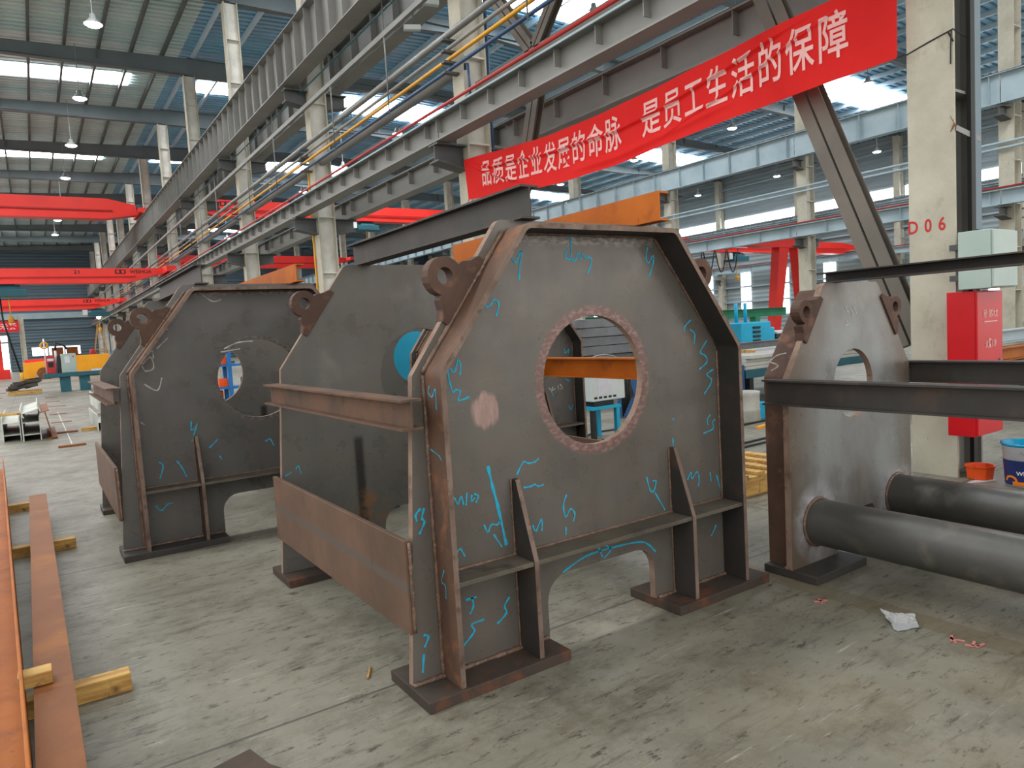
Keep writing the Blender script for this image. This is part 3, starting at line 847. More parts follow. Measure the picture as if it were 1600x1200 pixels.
# far side wall with window bays
struct(MB().box((XF + 0.35, -5, 0), (XF + 0.6, YEND, 15)).build('wall_side', M['clad_pale']))
k = 3
for n in range(2, 11):
    for j in (0.85, 4.75):
        yy = ycol(n) + j + 0.55
        k += 1
        w = struct(MB().box((XF + 0.29, yy, 1.5), (XF + 0.31, yy + 1.05, 5.4)).build('window_%d' % k, M['window_glow']))
        fr = MB()
        for z in (2.75, 4.1):
            fr.box((XF + 0.26, yy, z), (XF + 0.29, yy + 1.05, z + 0.06))
        fr.build('mullion', M['rafter'], w)
    k += 1
    struct(MB().box((XF + 0.29, ycol(n) + 0.3, 9.5), (XF + 0.31, ycol(n + 1) - 0.3, 10.35)).build('window_%d' % k, M['window_glow']))
for i, z in enumerate((2.7, 4.05, 7.3, 8.7, 11.6, 13.0)):
    struct(MB().box((XF + 0.1, -5, z), (XF + 0.33, YEND, z + 0.14)).build('trim_%d' % (i + 7), M['girder_pale']))

# ------------------------------------------------------------------ columns
def column(x, n, label, group, depth=0.5, wy=0.4, levels=(4.98, 8.42), arms=(-1, 1), mat='column', web='column_web', ztop=14.09, pipes=False):
    y = ycol(n)
    r = thing('steel_column', label, 'column', (x + depth / 2, y, 0), group)
    h = depth / 2
    MB().box((-h, -wy / 2, 0), (-h + 0.03, wy / 2, ztop)).build('column_flange', M[mat], r)
    MB().box((h - 0.03, -wy / 2, 0), (h, wy / 2, ztop)).build('column_flange', M['upper_steel'] if (x == XD and n == 0) else M[mat], r)
    wb = MB().box((-h + 0.03, -0.05, 0), (h - 0.03, 0.05, ztop))
    z = 1.9
    while z < ztop - 1:
        if x == XD and n < 5:
            MB().box((-h + 0.03, -wy / 2 + 0.01, z), (h - 0.03, wy / 2 - 0.01, z + 0.025)).build('stiffener_plate', M[web], r)
        else:
            wb.box((-h + 0.03, -wy / 2 + 0.01, z), (h - 0.03, wy / 2 - 0.01, z + 0.025))
        z += 1.55
    wb.build('column_web', M[web], r)
    for s in arms:
        for lz in levels:
            a = MB()
            a.box((s * h, -0.17, lz - 0.03), (s * (h + 0.62), 0.17, lz))
            a.prism([(s * h, lz - 0.42), (s * (h + 0.6), lz - 0.3), (s * (h + 0.6), lz - 0.03), (s * h, lz - 0.03)], [], 'xz', -0.012, 0.012)
            a.prism([(s * h, lz - 0.45), (s * (h + 0.62), lz - 0.33), (s * (h + 0.62), lz - 0.3), (s * h, lz - 0.42)], [], 'xz', -0.17, 0.17)
            a.build('crane_bracket', M['bracket'], r)
    if pipes:
        for z in (6.855, 6.655, 6.465, 6.285):
            MB().box((-h - 0.3, -0.06, z - 0.03), (-h, 0.06, z + 0.008)).build('pipe_bracket', M['bracket'], r)
    return r

G_D = 'cream steel columns of the row carrying the banner'
for n in range(ND):
    lab = 'near cream steel column painted D06, hung with a red cabinet' if n == 0 else \
          'cream steel column of the banner row, %s beyond the column painted D06' % ORD[n - 1]
    c = column(XD, n, lab, G_D, pipes=True, web='upper_steel' if n == 0 else 'column_web')
    if n == 0:
        t = MB()
        for ch, yy in (('D', 3.445), ('0', 3.31), ('6', 3.19)):
            lettering(t, ch, 0.165, (-0.252, yy - ycol(0), 2.305), (0, -1, 0), (0, 0, 1), 0.003, 1.0, 0.8)
        t.build('painted_number', M['red_letter'], c)
        w_ = MB()
        w_.tube([(-0.252, 0.2, 3.885), (-0.256, 0.0, 3.93), (-0.256, -0.202, 3.97), (0.1, -0.205, 3.93), (0.26, -0.205, 3.90)], 0.006, 6)
        w_.tube([(-0.256, -0.19, 3.97), (-0.262, -0.185, 3.85), (-0.258, -0.18, 3.68)], 0.005, 6)
        w_.tube([(-0.256, -0.16, 3.96), (-0.27, -0.21, 3.86)], 0.007, 6)
        w_.build('tie_wire', M['cable_black'], c)
        lg = MB().bar((-0.23, -0.2, 3.13), (0.16, -0.23, 3.06), 0.02, 0.05).build('flat_bar_bracket', M['grey_pipe'], c)
        MB().prism([(-0.17, 3.1), (-0.2, 3.17), (-0.17, 3.24), (-0.215, 3.15)], [], 'yz', -0.258, -0.251).build('rust_stain', M['rust_red'], c)
        MB().box((-0.01, -0.235, 0), (0.065, -0.2, 8)).build('cable_tray', M['cable_black'], c)
        MB().box((0.07, -0.235, 2.25), (0.185, -0.2, 10)).build('cable_duct', M['slate_strip'], c)
G_E = 'pale columns of the far row'
for n in range(1, ND):
    column(XE, n, 'pale steel column of the second row past the banner, %s from the camera' % ORD[n - 1], G_E, depth=0.6, wy=0.5, levels=(4.9, 8.4), web='column_web')
G_F = 'pale columns against the windowed side wall'
for n in range(2, ND):
    column(XF - 0.35, n, 'pale steel column against the windowed side wall, %s from the camera' % ORD[n - 2], G_F, depth=0.6, wy=0.45, levels=(4.9, 8.4), arms=(-1,), ztop=13.95)

# ------------------------------------------------------------------ crane girders, one per bay
def girder_span(x, zt, h, w, mat, label, group, rail=None, stiff=0.9, side=-1, part=0.62):
    r = thing('crane_girder', label, 'crane girder', (x, ycol(0) + PITCH / 2, zt - h), group)
    l = PITCH / 2 - 0.015
    g = MB().ibeam((0, -l, h / 2), (0, l, h / 2), h, w, 0.025, 0.014)
    y = -l + 0.3
    while y < l:
        for s in (-1, 1):
            g.box((s * 0.007, y - 0.007, h * (1 - part)), (s * w * 0.42, y + 0.007, h - 0.025))
        y += stiff
    g.build('beam', M[mat], r)
    MB().box((-0.035, -l, h), (0.035, l, h + 0.07)).build('rail', M['bracket'], r)
    if rail:
        c = MB()
        c.tube([(side * (w / 2 + 0.06), -l, h + 0.05), (side * (w / 2 + 0.06), l, h + 0.05)], 0.028, 8)
        c.build('conductor_bar', M['red_rail'], r)
        MB().bar((side * (w / 2 + 0.03), -l, h - 0.03), (side * (w / 2 + 0.03), l, h - 0.03), 0.03, 0.03).build('conductor_support', M['girder_pale'], r)
    return r
def girder_row(n0, n1, proto, lab):
    """Move the prototype to the first bay and copy it along the row."""
    x, y, z = proto.location
    for n in range(n0, n1):
        loc = (x, ycol(n) + PITCH / 2, z)
        if n == n0:
            proto.location = loc
            proto['label'] = lab % ORD[n - n0]
        else:
            dup(proto, loc, lab % ORD[n - n0])
girder_row(0, ND - 1, girder_span(6.42, 5.42, 0.43, 0.30, 'upper_steel', '', 'low crane girders, aisle side', rail=True, stiff=0.86),
           'low grey crane girder with red conductor bar, aisle side of the banner row, %s bay')
girder_row(0, ND - 1, girder_span(7.92, 5.50, 0.52, 0.30, 'upper_steel', '', 'low crane girders, far side', stiff=1.25),
           'low grey crane girder behind the banner row, %s bay')
girder_row(0, ND - 1, girder_span(6.42, 9.75, 1.25, 0.42, 'upper_steel', '', 'high crane girders, aisle side', stiff=0.82, part=0.97),
           'deep grey crane girder high on the aisle side of the banner row, %s bay')
girder_row(0, ND - 1, girder_span(7.92, 9.72, 1.05, 0.40, 'upper_steel', '', 'high crane girders, far side', stiff=1.3, part=0.97),
           'deep grey crane girder high behind the banner row, %s bay')
girder_row(0, ND - 1, girder_span(XE - 0.45, 9.52, 1.05, 0.40, 'girder_pale', '', 'high pale girders of the far row', stiff=1.6, part=0.97),
           'deep pale crane girder high on the far column row, %s bay')
girder_row(0, ND - 1, girder_span(XE - 0.45, 5.5, 0.55, 0.32, 'girder_pale', '', 'low pale girders of the far row', rail=True, stiff=1.6, part=0.97),
           'low pale crane girder with red bar on the far column row, %s bay')
girder_row(2, ND - 1, girder_span(XF - 0.8, 9.4, 1.0, 0.40, 'girder_pale', '', 'high pale girders of the side wall', stiff=1.6, part=0.97),
           'deep pale crane girder high along the windowed side wall, %s bay')
girder_row(2, ND - 1, girder_span(XF - 0.8, 5.9, 0.5, 0.32, 'girder_pale', '', 'low pale girders of the side wall', rail=True, stiff=2.0, part=0.97),
           'low pale crane girder with red bar along the windowed side wall, %s bay')

girder_row(0, ND - 1, girder_span(XE + 1.05, 5.9, 0.55, 0.32, 'girder_pale', '', 'low pale girders beyond the far row', stiff=1.6, part=0.97),
           'low pale crane girder on the wall side of the far column row, %s bay')

# ------------------------------------------------------------------ roof frame
def rafter(n, x0, x1, label, group):
    y = ycol(n)
    top = lambda x: zroof(x) - 0.22
    xm = (x0 + x1) / 2
    pts = [(x0, top(x0)), ((18.5, top(18.5)) if x0 < 18.5 < x1 else None), (x1, top(x1)), (x1, 14.12), (x1 - 2.4, 14.12)] + ([(0.0, 14.12), (x0, top(x0) - 0.6)] if x0 < 0 else [(xm, top(xm) - 0.55), (x0 + 2.4, 14.12), (x0, 14.12)])
    pts = [p for p in pts if p]
    m = MB().prism(pts, [], 'xz', y - 0.012, y + 0.012)
    low = [p for p in pts if p[1] < top(xm) - 0.1][::-1]
    for i in range(len(low) - 1):
        m.bar((low[i][0], y, low[i][1]), (low[i + 1][0], y, low[i + 1][1]), 0.30, 0.025)
    for t_ in range(1, 7):
        xx = x0 + (x1 - x0) * t_ / 7
        m.box((xx - 0.008, y - 0.12, max(14.14, top(xm) - 0.5) if x0 > 0 else top(xx) - 0.4), (xx + 0.008, y + 0.12, top(xx) - 0.02))
    tag(m.build('roof_rafter', M['rafter'], at=(xm, y, 14.1)), label, 'rafter', group)
for n in range(1, ND):
    if n >= 2:
        rafter(n, -18.5, 7.15, 'slate grey roof rafter over the orange beam aisle, %s from the camera' % ORD[n - 2], 'rafters over the aisle')
    rafter(n, 7.15, XE + 0.3, 'slate grey roof rafter behind the banner row, %s from the camera' % ORD[n - 1], 'rafters behind the banner row')
    rafter(n, XE + 0.3, XF + 0.2, 'slate grey roof rafter of the bay by the windowed side wall, %s from the camera' % ORD[n - 1], 'rafters of the far bay')
k = {0: 0, 1: 0, 2: 0}
x = -9.2
while x < 53.5:
    bay = 0 if x < 7 else (1 if x < XE else 2)
    z = zroof(x) - 0.11
    p = MB().channel((x, -5, z), (x, YEND - 0.3, z), 0.24, 0.10, 0.014, 1)
    o = p.build('roof_purlin', M['purlin'] if bay == 0 else M['purlin_pale'], at=(x, 40, z))
    tag(o, ('dark roof purlin over the aisle, %s counting towards the banner row', 'pale roof purlin behind the banner row, %s counting away from it',
            'pale roof purlin near the windowed side wall, %s counting towards it')[bay] % ORD[k[bay]], 'purlin',
        ('purlins over the aisle', 'purlins behind the banner row', 'purlins of the far bay')[bay])
    k[bay] += 1
    x += 1.275 if bay == 0 else 1.6

# ------------------------------------------------------------------ hanging lamps
def lamp():
    r = thing('high_bay_lamp', '', 'lamp', (0, 0, 0), 'high bay lamps')
    MB().tube([(0, 0, 0.25), (0, 0, 2.3)], 0.018, 6).build('hanger_rod', M['lamp_shade'], r)
    MB().lathe([(0.0, 0.34), (0.09, 0.34), (0.11, 0.2), (0.13, 0.18), (0.30, 0.0), (0.29, 0.0), (0.12, 0.16), (0.0, 0.17)], (0, 0, 0), 20).build('lamp_shade', M['lamp_shade'], r, smooth=True)
    MB().lathe([(0.0, 0.01), (0.265, 0.012), (0.20, -0.045), (0.0, -0.06)], (0, 0, 0), 20).build('lamp_lens', M['light_bulb'], r, smooth=True)
    return r
lp = lamp()
first = True
for xi, (lx, lab, grp) in enumerate(((2.7, 'high bay lamp over the aisle, %s from the camera', 'lamps over the aisle'), (-5.4, None, None), (17.6, 'glowing high bay lamp behind the banner row, %s in the row next to it', 'lamps behind the banner row'),
                                     (25.4, 'glowing high bay lamp behind the banner row, %s in the row by the far columns', 'lamps before the far columns'),
                                     (35.3, 'glowing high bay lamp past the far columns, %s in its row', 'lamps past the far columns'), (51.0, 'glowing high bay lamp by the windowed side wall, %s in its row', 'lamps by the side wall'))):
    if lab is None:
        continue
    for i, n in enumerate(range(2, 10)):
        loc = (lx, ycol(n), 12.55)
        if first:
            lp.location, lp['label'], lp['group'] = loc, lab % ORD[i], grp
            first = False
        else:
            dup(lp, loc, lab % ORD[i], grp)

# ------------------------------------------------------------------ pipes, struts and braces of the banner row
def run(name, label, cat, x, z, r, mat, y0=-4.0, y1=YEND - 1, seg=10):
    n = int((y1 - y0) / 4)
    o = MB().tube([(x, y0 + (y1 - y0) * i / n, z) for i in range(n + 1)], r, seg).build(name, M[mat], smooth=True, at=(x, 20, z))
    return tag(o, label, cat, 'service pipes along the banner row')
run('service_pipe', 'thick grey pipe, topmost on the brackets of the banner row', 'pipe', 6.72, 6.93, 0.065, 'grey_pipe')
run('service_pipe', 'thin dark grey pipe just above the yellow pipe', 'pipe', 6.72, 6.70, 0.035, 'upper_steel')
run('gas_pipe', 'bright yellow pipe along the banner row', 'pipe', 6.72, 6.51, 0.036, 'yellow_pipe')
run('air_pipe', 'dark blue pipe just below the yellow pipe', 'pipe', 6.72, 6.33, 0.036, 'blue_pipe')
o = MB().channel((6.6, -4, 7.82), (6.6, YEND - 1, 7.82), 0.11, 0.08, 0.01, 1).build('cable_ladder', M['upper_steel'], at=(6.6, 20, 7.8))
tag(o, 'long grey channel carrying cables under the high crane girder', 'cable tray')
o = MB().tube([(6.7, -4 + i * 4, 8.35) for i in range(27)], 0.02, 6).build('power_cable', M['teal_paint'], smooth=True, at=(6.7, 20, 8.35))
tag(o, 'green power cable running just below the high crane girder', 'cable')
for n in range(0, 8):
    y = ycol(n)
    if n:
        o = MB().tube([(7.15, y + 0.21, 6.52), (7.15, y + PITCH - 0.21, 6.52)], 0.11, 16).build('tie_strut', M['upper_steel'], smooth=True, at=(7.15, y + PITCH / 2, 6.52))
        tag(o, 'thick round grey strut between two columns of the banner row, %s one past the banner' % ORD[n - 1], 'strut', 'round tie struts of the banner row')
    for i, dy in enumerate((2.4, 5.6)):
        o = MB().tube([(6.62, y + dy, 8.6), (6.62, y + dy, 6.2)], 0.016, 6).build('hanger_rod', M['grey_pipe'], smooth=True, at=(6.62, y + dy, 7.4))
        tag(o, 'thin grey rod holding the pipes, %s in the %s bay of the banner row' % (ORD[i], ORD[n]), 'rod', 'pipe hanger rods')
def double_brace(name, label, p, q, w=0.22, group=None):
    p, q = Vector(p), Vector(q)
    c = (p + q) / 2
    m = MB()
    d = (q - p).normalized()
    s = d.cross(Vector((1, 0, 0))).normalized()
    for k in (-1, 1):
        m.channel(p + s * (k * 0.012), q + s * (k * 0.012), 0.14, w / 2, 0.012, k, up=(1, 0, 0))
    tag(m.build(name, M['brace_steel'], at=tuple(c)), label, 'brace', group)
double_brace('column_brace', 'thick grey double channel brace rising from the foot of the D06 column past the banner', (7.15, 3.58, 1.22), (7.15, 5.24, 5.48), 0.26, 'braces under the low girders')
double_brace('column_brace', 'grey double channel brace rising behind the far end of the banner', (7.15, 11.1, 1.0), (7.15, 9.42, 5.48), 0.26, 'braces under the low girders')
double_brace('roof_brace', 'grey diagonal brace of the upper V above the banner, leaning away from the camera', (7.15, 9.5, 6.07), (7.15, 11.45, 8.42), 0.2, 'upper V braces')
double_brace('roof_brace', 'grey diagonal brace of the upper V above the banner, leaning towards the camera', (7.15, 9.4, 6.07), (7.15, 7.0, 8.42), 0.2, 'upper V braces')
double_brace('brace_seat', 'grey beam carrying the foot of the upper V braces', (7.15, 3.5, 5.88), (7.15, 11.2, 5.88), 0.36)
for dz, lab in ((0.0, 'upper of two thin pipes along the far column row'), (-0.2, 'lower of two thin pipes along the far column row')):
    o = MB().tube([(XE - 0.12, 8 + i * 6, 7.2 + dz) for i in range(15)], 0.05, 8).build('service_pipe', M['girder_pale'], smooth=True, at=(XE - 0.12, 40, 7.2))
    tag(o, lab, 'pipe', 'thin pipes of the far column row')
o = MB().tube([(6.86, 11.15, 6.25), (6.83, 11.1, 6.33), (6.83, 11.0, 6.3), (6.83, 10.98, 5.48)], 0.025, 8).build('air_drop_pipe', M['blue_pipe'], smooth=True, at=(6.83, 11, 5.9))
tag(o, 'blue drop pipe bent down to the low girder by the banner column', 'pipe')
o = MB().tube([(7.48, 11.34, 8.6), (7.48, 11.34, 0.3)], 0.03, 8).build('air_drop_pipe', M['blue_pipe'], smooth=True, at=(7.48, 11.34, 4))
tag(o, 'dark blue vertical pipe down the banner column', 'pipe')
o = MB().tube([(6.87, 19.9, 6.4), (6.87, 19.9, 0.3)], 0.03, 8).build('gas_drop_pipe', M['yellow_pipe'], smooth=True, at=(6.87, 19.9, 4))
tag(o, 'yellow vertical pipe down the column behind the dark frame', 'pipe')
for i, (y, z, lab) in enumerate(((12.55, 7.96, 'white security camera under the high girder, nearer one'), (13.35, 7.80, 'white security camera under the high girder, tilted one'))):
    r = thing('security_camera', lab, 'camera', (7.05, y, z), 'white security cameras')
    MB().bar((-0.22, 0.02, 0.03 - i * .04), (0.1, -0.1, 0), 0.12, 0.1).build('camera_body', M['box_white'], r, bevel=0.012)
    MB().tube([(0, 0, 0.04), (0, 0.02, 0.42)], 0.02, 8).build('camera_mount', M['bracket'], r, smooth=True)

# ------------------------------------------------------------------ bridge cranes
def bridge_crane(label, y, x0, x1, z0, h, zr, w=0.5, hoist=None, text=None, number=None, group=None):
    xm = (x0 + x1) / 2
    r = thing('bridge_crane', label, 'crane', (xm, y, z0), group)
    a, b_ = x0 - xm, x1 - xm
    zr -= z0
    ht = max(h * 0.72, zr + 0.42)
    prof = [(a + 0.3, zr + 0.14), (a + 1.9, 0), (b_ - 1.9, 0), (b_ - 0.3, zr + 0.14), (b_ - 0.3, ht), (b_ - 1.9, h), (a + 1.9, h), (a + 0.3, ht)]
    g = MB().prism(prof, [], 'xz', -w / 2, w / 2)
    g.build('box_girder', M['red_crane'], r)
    MB().box((a + 1.9, -w / 2 - 0.12, -0.03), (b_ - 1.9, w / 2 + 0.12, 0.02)).build('hoist_flange', M['red_crane'], r)
    MB().box((a + 1.6, -w / 2 - 0.14, h * 0.36), (b_ - 1.6, -w / 2 - 0.06, h * 0.42)).build('cable_track', M['red_rail'], r)
    for s, xx in ((1, a), (-1, b_)):
        c = MB().box((xx - 0.2, -1.5, zr + 0.12), (xx + 0.3, 1.5, zr + 0.42) if s > 0 else (xx - 0.3, 1.5, zr + 0.42))
        if s < 0:
            c = MB().box((xx - 0.3, -1.5, zr + 0.12), (xx + 0.2, 1.5, zr + 0.42))
        e = c.build('end_carriage', M['red_crane'], r, bevel=0.02)
        wh = MB()
        for yy in (-1.2, 1.2):
            wh.tube([(xx - 0.07, yy, zr + 0.165), (xx + 0.07, yy, zr + 0.165)], 0.16, 16)
        wh.build('wheel', M['bracket'], e)
    if hoist is not None:
        hx = hoist - xm
        m = MB().box((hx - 0.75, -0.45, -0.62), (hx + 0.75, 0.45, -0.3)).tube([(hx - 0.5, -0.1, -0.28), (hx + 0.5, -0.1, -0.28)], 0.22, 14)
        m.box((hx - 0.3, -0.1, -0.4), (hx + 0.3, 0.1, 0.0))
        hb = m.build('hoist', M['teal_paint'], r, bevel=0.02)
        MB().box((hx - 1.1, -0.35, -0.5), (hx - 0.78, 0.35, -0.1)).build('hoist_cabinet', M['box_white'], hb)
        hk = MB().tube([(hx, 0, -0.6), (hx, 0, -1.6)], 0.025, 6).lathe([(0, -1.9), (0.1, -1.85), (0.14, -1.7), (0.1, -1.58), (0, -1.55)], (hx, 0, 0), 12)
        hk.build('hook_block', M['yellow_pipe'], hb)
    if text:
        t = MB()
        tx = text[0] - xm
        lettering(t, text[1], h * 0.36, (tx + 0.32, -w / 2 - 0.006, h * 0.74), (1, 0, 0), (0, 0, 1), 0.004, 1.0, 1.0)
        t.box((tx - text[2] - h * 0.34, -w / 2 - 0.006, h * 0.60), (tx - text[2] + h * 0.34, -w / 2 - 0.003, h * 0.90))
        t.build('lettering', M['black_letter'], r)
        q = MB()
        for k_ in (-0.16, 0.16):
            q.box((tx - text[2] + h * (k_ - 0.09), -w / 2 - 0.012, h * 0.66), (tx - text[2] + h * (k_ + 0.09), -w / 2 - 0.007, h * 0.84))
        q.build('logo', M['red_crane'], r)
        if number:
            t = MB()
            lettering(t, number[1], h * 0.36, (number[0] - xm, -w / 2 - 0.006, h * 0.74), (1, 0, 0), (0, 0, 1), 0.004, 1.0, 1.2)
            t.build('number', M['black_letter'], r)
    return r
bridge_crane('red bridge crane at the highest level over the aisle', 50.0, -16.9, 6.42, 9.7, 1.2, 9.82, 0.7, None)
bridge_crane('red bridge crane lettered 21 over the aisle, with hoist at the picture edge', 42.0, -16.9, 6.42, 5.18, 0.72, 5.49, 0.5, -0.7, (4.75, 'WEIHUA', 0.62), (2.22, '21'), 'low red cranes over the aisle')
bridge_crane('red bridge crane over the aisle, smaller in view behind the one lettered 21', 66.0, -16.9, 6.42, 5.2, 0.8, 5.49, 0.5, 4.7, (4.7, 'WEIHUA', 0.72), None, 'low red cranes over the aisle')
bridge_crane('pinkish red bridge crane high behind the banner row, teal hoist below', 46.0, 7.92, XE - 0.45, 9.45, 0.95, 9.8, 0.6, 19.6, (11.3, 'WEIHUA', 0.8))
bridge_crane('red bridge crane farthest behind the banner row', 74.0, 7.92, XE - 0.45, 9.2, 1.2, 9.8, 0.6, None, None)
bridge_crane('red bridge crane of the far bay, beside the portal crane', 31.0, XE + 1.05, XF - 0.8, 5.75, 0.8, 5.97, 0.5, 39.2)

r = thing('portal_crane', 'red portal crane with slanting legs standing behind the bright ground frame', 'crane', (34.2, 24.5, 0))
MB().prism([(-1.4, 5.15), (1.4, 5.15), (3.2, 5.3), (3.2, 5.75), (-3.4, 5.75), (-3.4, 5.4)], [], 'xz', -0.3, 0.3).build('portal_beam', M['red_crane'], r)
for xx in ((-0.35, -0.05, 0.55, 5.2), (2.6, 3.2, 2.1, 5.2)):
    MB().prism([(xx[0] - 0.22, 0), (xx[0] + 0.22, 0), (xx[2] + 0.42, 5.2), (xx[2] - 0.42, 5.2)], [], 'xz', -0.25, 0.25).build('leg', M['red_crane'], r)
r = thing('crane_post', 'red upright leg of a crane cut by the left picture edge', 'crane post', (-2.35, 69.5, 0))
MB().box((-0.35, -0.4, 0.3), (0.35, 0.4, 6.3)).build('leg', M['red_crane'], r)
MB().box((-0.9, -0.6, 0), (0.75, 0.6, 0.75)).build('foot', M['red_crane'], r)

# ------------------------------------------------------------------ the red banner
def curve(pts):
    """Smooth z(y) through points sorted by falling y."""
    def fz(y):
        if y >= pts[0][0]:
            return pts[0][1]
        for i in range(len(pts) - 1):
            (ya, za), (yb, zb) = pts[i], pts[i + 1]
            if y >= yb:
                t = (ya - y) / (ya - yb)
                m0 = (zb - pts[max(i - 1, 0)][1]) / max(1e-6, pts[max(i - 1, 0)][0] - yb) * (ya - yb)
                m1 = (pts[min(i + 2, len(pts) - 1)][1] - za) / max(1e-6, ya - pts[min(i + 2, len(pts) - 1)][0]) * (ya - yb)
                return (2 * t ** 3 - 3 * t * t + 1) * za + (t ** 3 - 2 * t * t + t) * m0 + (-2 * t ** 3 + 3 * t * t) * zb + (t ** 3 - t * t) * m1
        return pts[-1][1]
    return fz
z_top = curve([(11.32, 4.70), (9.3, 4.53), (8.1, 4.48), (7.1, 4.49), (5.74, 4.56), (4.86, 4.60), (4.13, 4.62), (3.50, 4.63)])
z_bot = curve([(11.20, 3.97), (8.95, 3.76), (7.47, 3.73), (6.28, 3.79), (4.89, 3.83), (4.15, 3.85), (3.52, 3.86)])
FOLDS = [(curve([(11.3, 4.68), (10.56, 4.41), (9.77, 4.34), (8.9, 4.24), (8.12, 4.20), (7.18, 4.17), (5.75, 4.33), (4.87, 4.48), (4.2, 4.6)]), 11.2, 4.3, 0.045, 0.022),
         (curve([(11.3, 4.66), (10.57, 4.34), (9.9, 4.08), (9.2, 3.87)]), 11.2, 9.4, 0.045, 0.022),
         (curve([(6.6, 3.82), (6.17, 3.96), (5.48, 4.10), (4.88, 4.27), (4.3, 4.45), (3.94, 4.56)]), 6.5, 4.0, 0.032, 0.018),
         (curve([(8.6, 3.86), (7.3, 3.84), (6.2, 3.93), (5.0, 4.02)]), 8.3, 5.2, 0.03, 0.05)]
def banner_x(y, z):
    x = 6.80 + 0.012 * math.sin(2.1 * y + 1.7 * z) + 0.008 * math.sin(5.3 * y - 3.1 * z)
    for fz, ya, yb, amp, wid in FOLDS:
        e = max(0.0, min(1.0, (ya - y) / 0.5)) * max(0.0, min(1.0, (y - yb) / 0.5))
        x -= amp * e * math.exp(-((z - fz(y)) / wid) ** 2)
    return x
NU, NV = 260, 84
vs, fs = [], []
for i in range(NU + 1):
    for j in range(NV + 1):
        v = j / NV
        y = (11.20 + 0.12 * v) * (1 - i / NU) + (3.52 - 0.02 * v) * (i / NU)
        z = z_bot(y) * (1 - v) + z_top(y) * v
        vs.append((banner_x(y, z), y, z))
for i in range(NU):
    for j in range(NV):
        a = i * (NV + 1) + j
        fs.append((a, a + 1, a + NV + 2, a + NV + 1))
bn = tag(MB().add(vs, fs).build('banner', M['banner'], smooth=True), 'long red cloth banner with white Chinese writing strung between two cream columns', 'banner')
t = MB()
for i, ch in enumerate('品质是企业发展的命脉 是员工生活的保障'):
    if ch == ' ':
        continue
    yc = 10.53 - i * 0.3555
    tv, tf = text_tris(ch, 0.48, 0.006, 1.0, 0.035)
    pts = []
    for x, yy, _ in tv:
        y = yc - x * 0.68
        zt, zb = z_top(y), z_bot(y)
        z = (zt + zb) / 2 + 0.005 + yy * min(1.0, (zt - zb) / 0.76)
        pts.append((banner_x(y, z) - 0.009, y, z))
    t.add(pts, tf)
t.build('lettering', M['white_letter'], bn)
rp = MB()
rp.tube([(6.80, 3.52, 3.86), (6.84, 3.50, 3.87), (6.875, 3.478, 3.888)], 0.006, 6)
rp.tube([(6.80, 11.3, 4.70), (6.86, 11.38, 4.72), (6.89, 11.42, 4.73)], 0.006, 6)
rp.tube([(6.80, 11.2, 3.97), (6.88, 11.40, 3.95)], 0.006, 6)
rp.tube([(6.80, 3.50, 4.63), (6.88, 3.40, 4.68)], 0.006, 6)
rp.build('tie_string', M['cable_black'], bn)

# ------------------------------------------------------------------ cabinets at the D06 column
r = thing('fire_cabinet', 'bright red fire hose cabinet hung on the column painted D06', 'cabinet', (6.935, 2.91, 0.42))
MB().box((-0.245, -0.07, 0), (0.245, 0.155, 1.265)).build('cabinet_body', M['red_box'], r, bevel=0.006)
d = MB().box((-0.24, -0.09, 0.01), (0.24, -0.07, 1.255)).build('cabinet_door', M['red_box'], r, bevel=0.004)
t = MB()
lettering(t, '轻便消防水龙', 0.075, (0.0, -0.0935, 1.06), (1, 0, 0), (0, 0, 1), 0.001, 0.95, 0.62)
t.build('lettering', M['white_letter'], d)
MB().box((-0.12, -0.0935, 0.99), (0.13, -0.092, 1.0)).build('underline', M['white_letter'], d)
t = MB()
lettering(t, '火警119', 0.085, (0.0, -0.0935, 0.80), (1, 0, 0), (0, 0, 1), 0.002, 0.95, 0.72)
t.build('lettering', M['white_letter'], d)
MB().box((0.17, -0.1, 0.60), (0.2, -0.09, 0.66)).build('lock', M['grey_pipe'], d)
for z in (0.1, 1.1):
    MB().box((-0.2, 0.1, z), (0.2, 0.17, z + 0.1)).build('mounting_bar', M['bracket'], r)
r = thing('electrical_enclosure', 'pale green grey electrical enclosure above the red fire cabinet', 'enclosure', (6.885, 2.83, 1.70))
MB().box((-0.235, -0.13, 0), (0.235, 0.12, 0.49)).build('enclosure_body', M['box_grey'], r, bevel=0.006)
MB().box((-0.22, -0.15, 0.01), (0.235, -0.13, 0.48)).build('enclosure_door', M['box_grey'], r, bevel=0.004)
for z in (0.08, 0.35):
    MB().box((-0.1, 0.12, z), (0.1, 0.25, z + 0.05)).build('mounting_bar', M['bracket'], r)

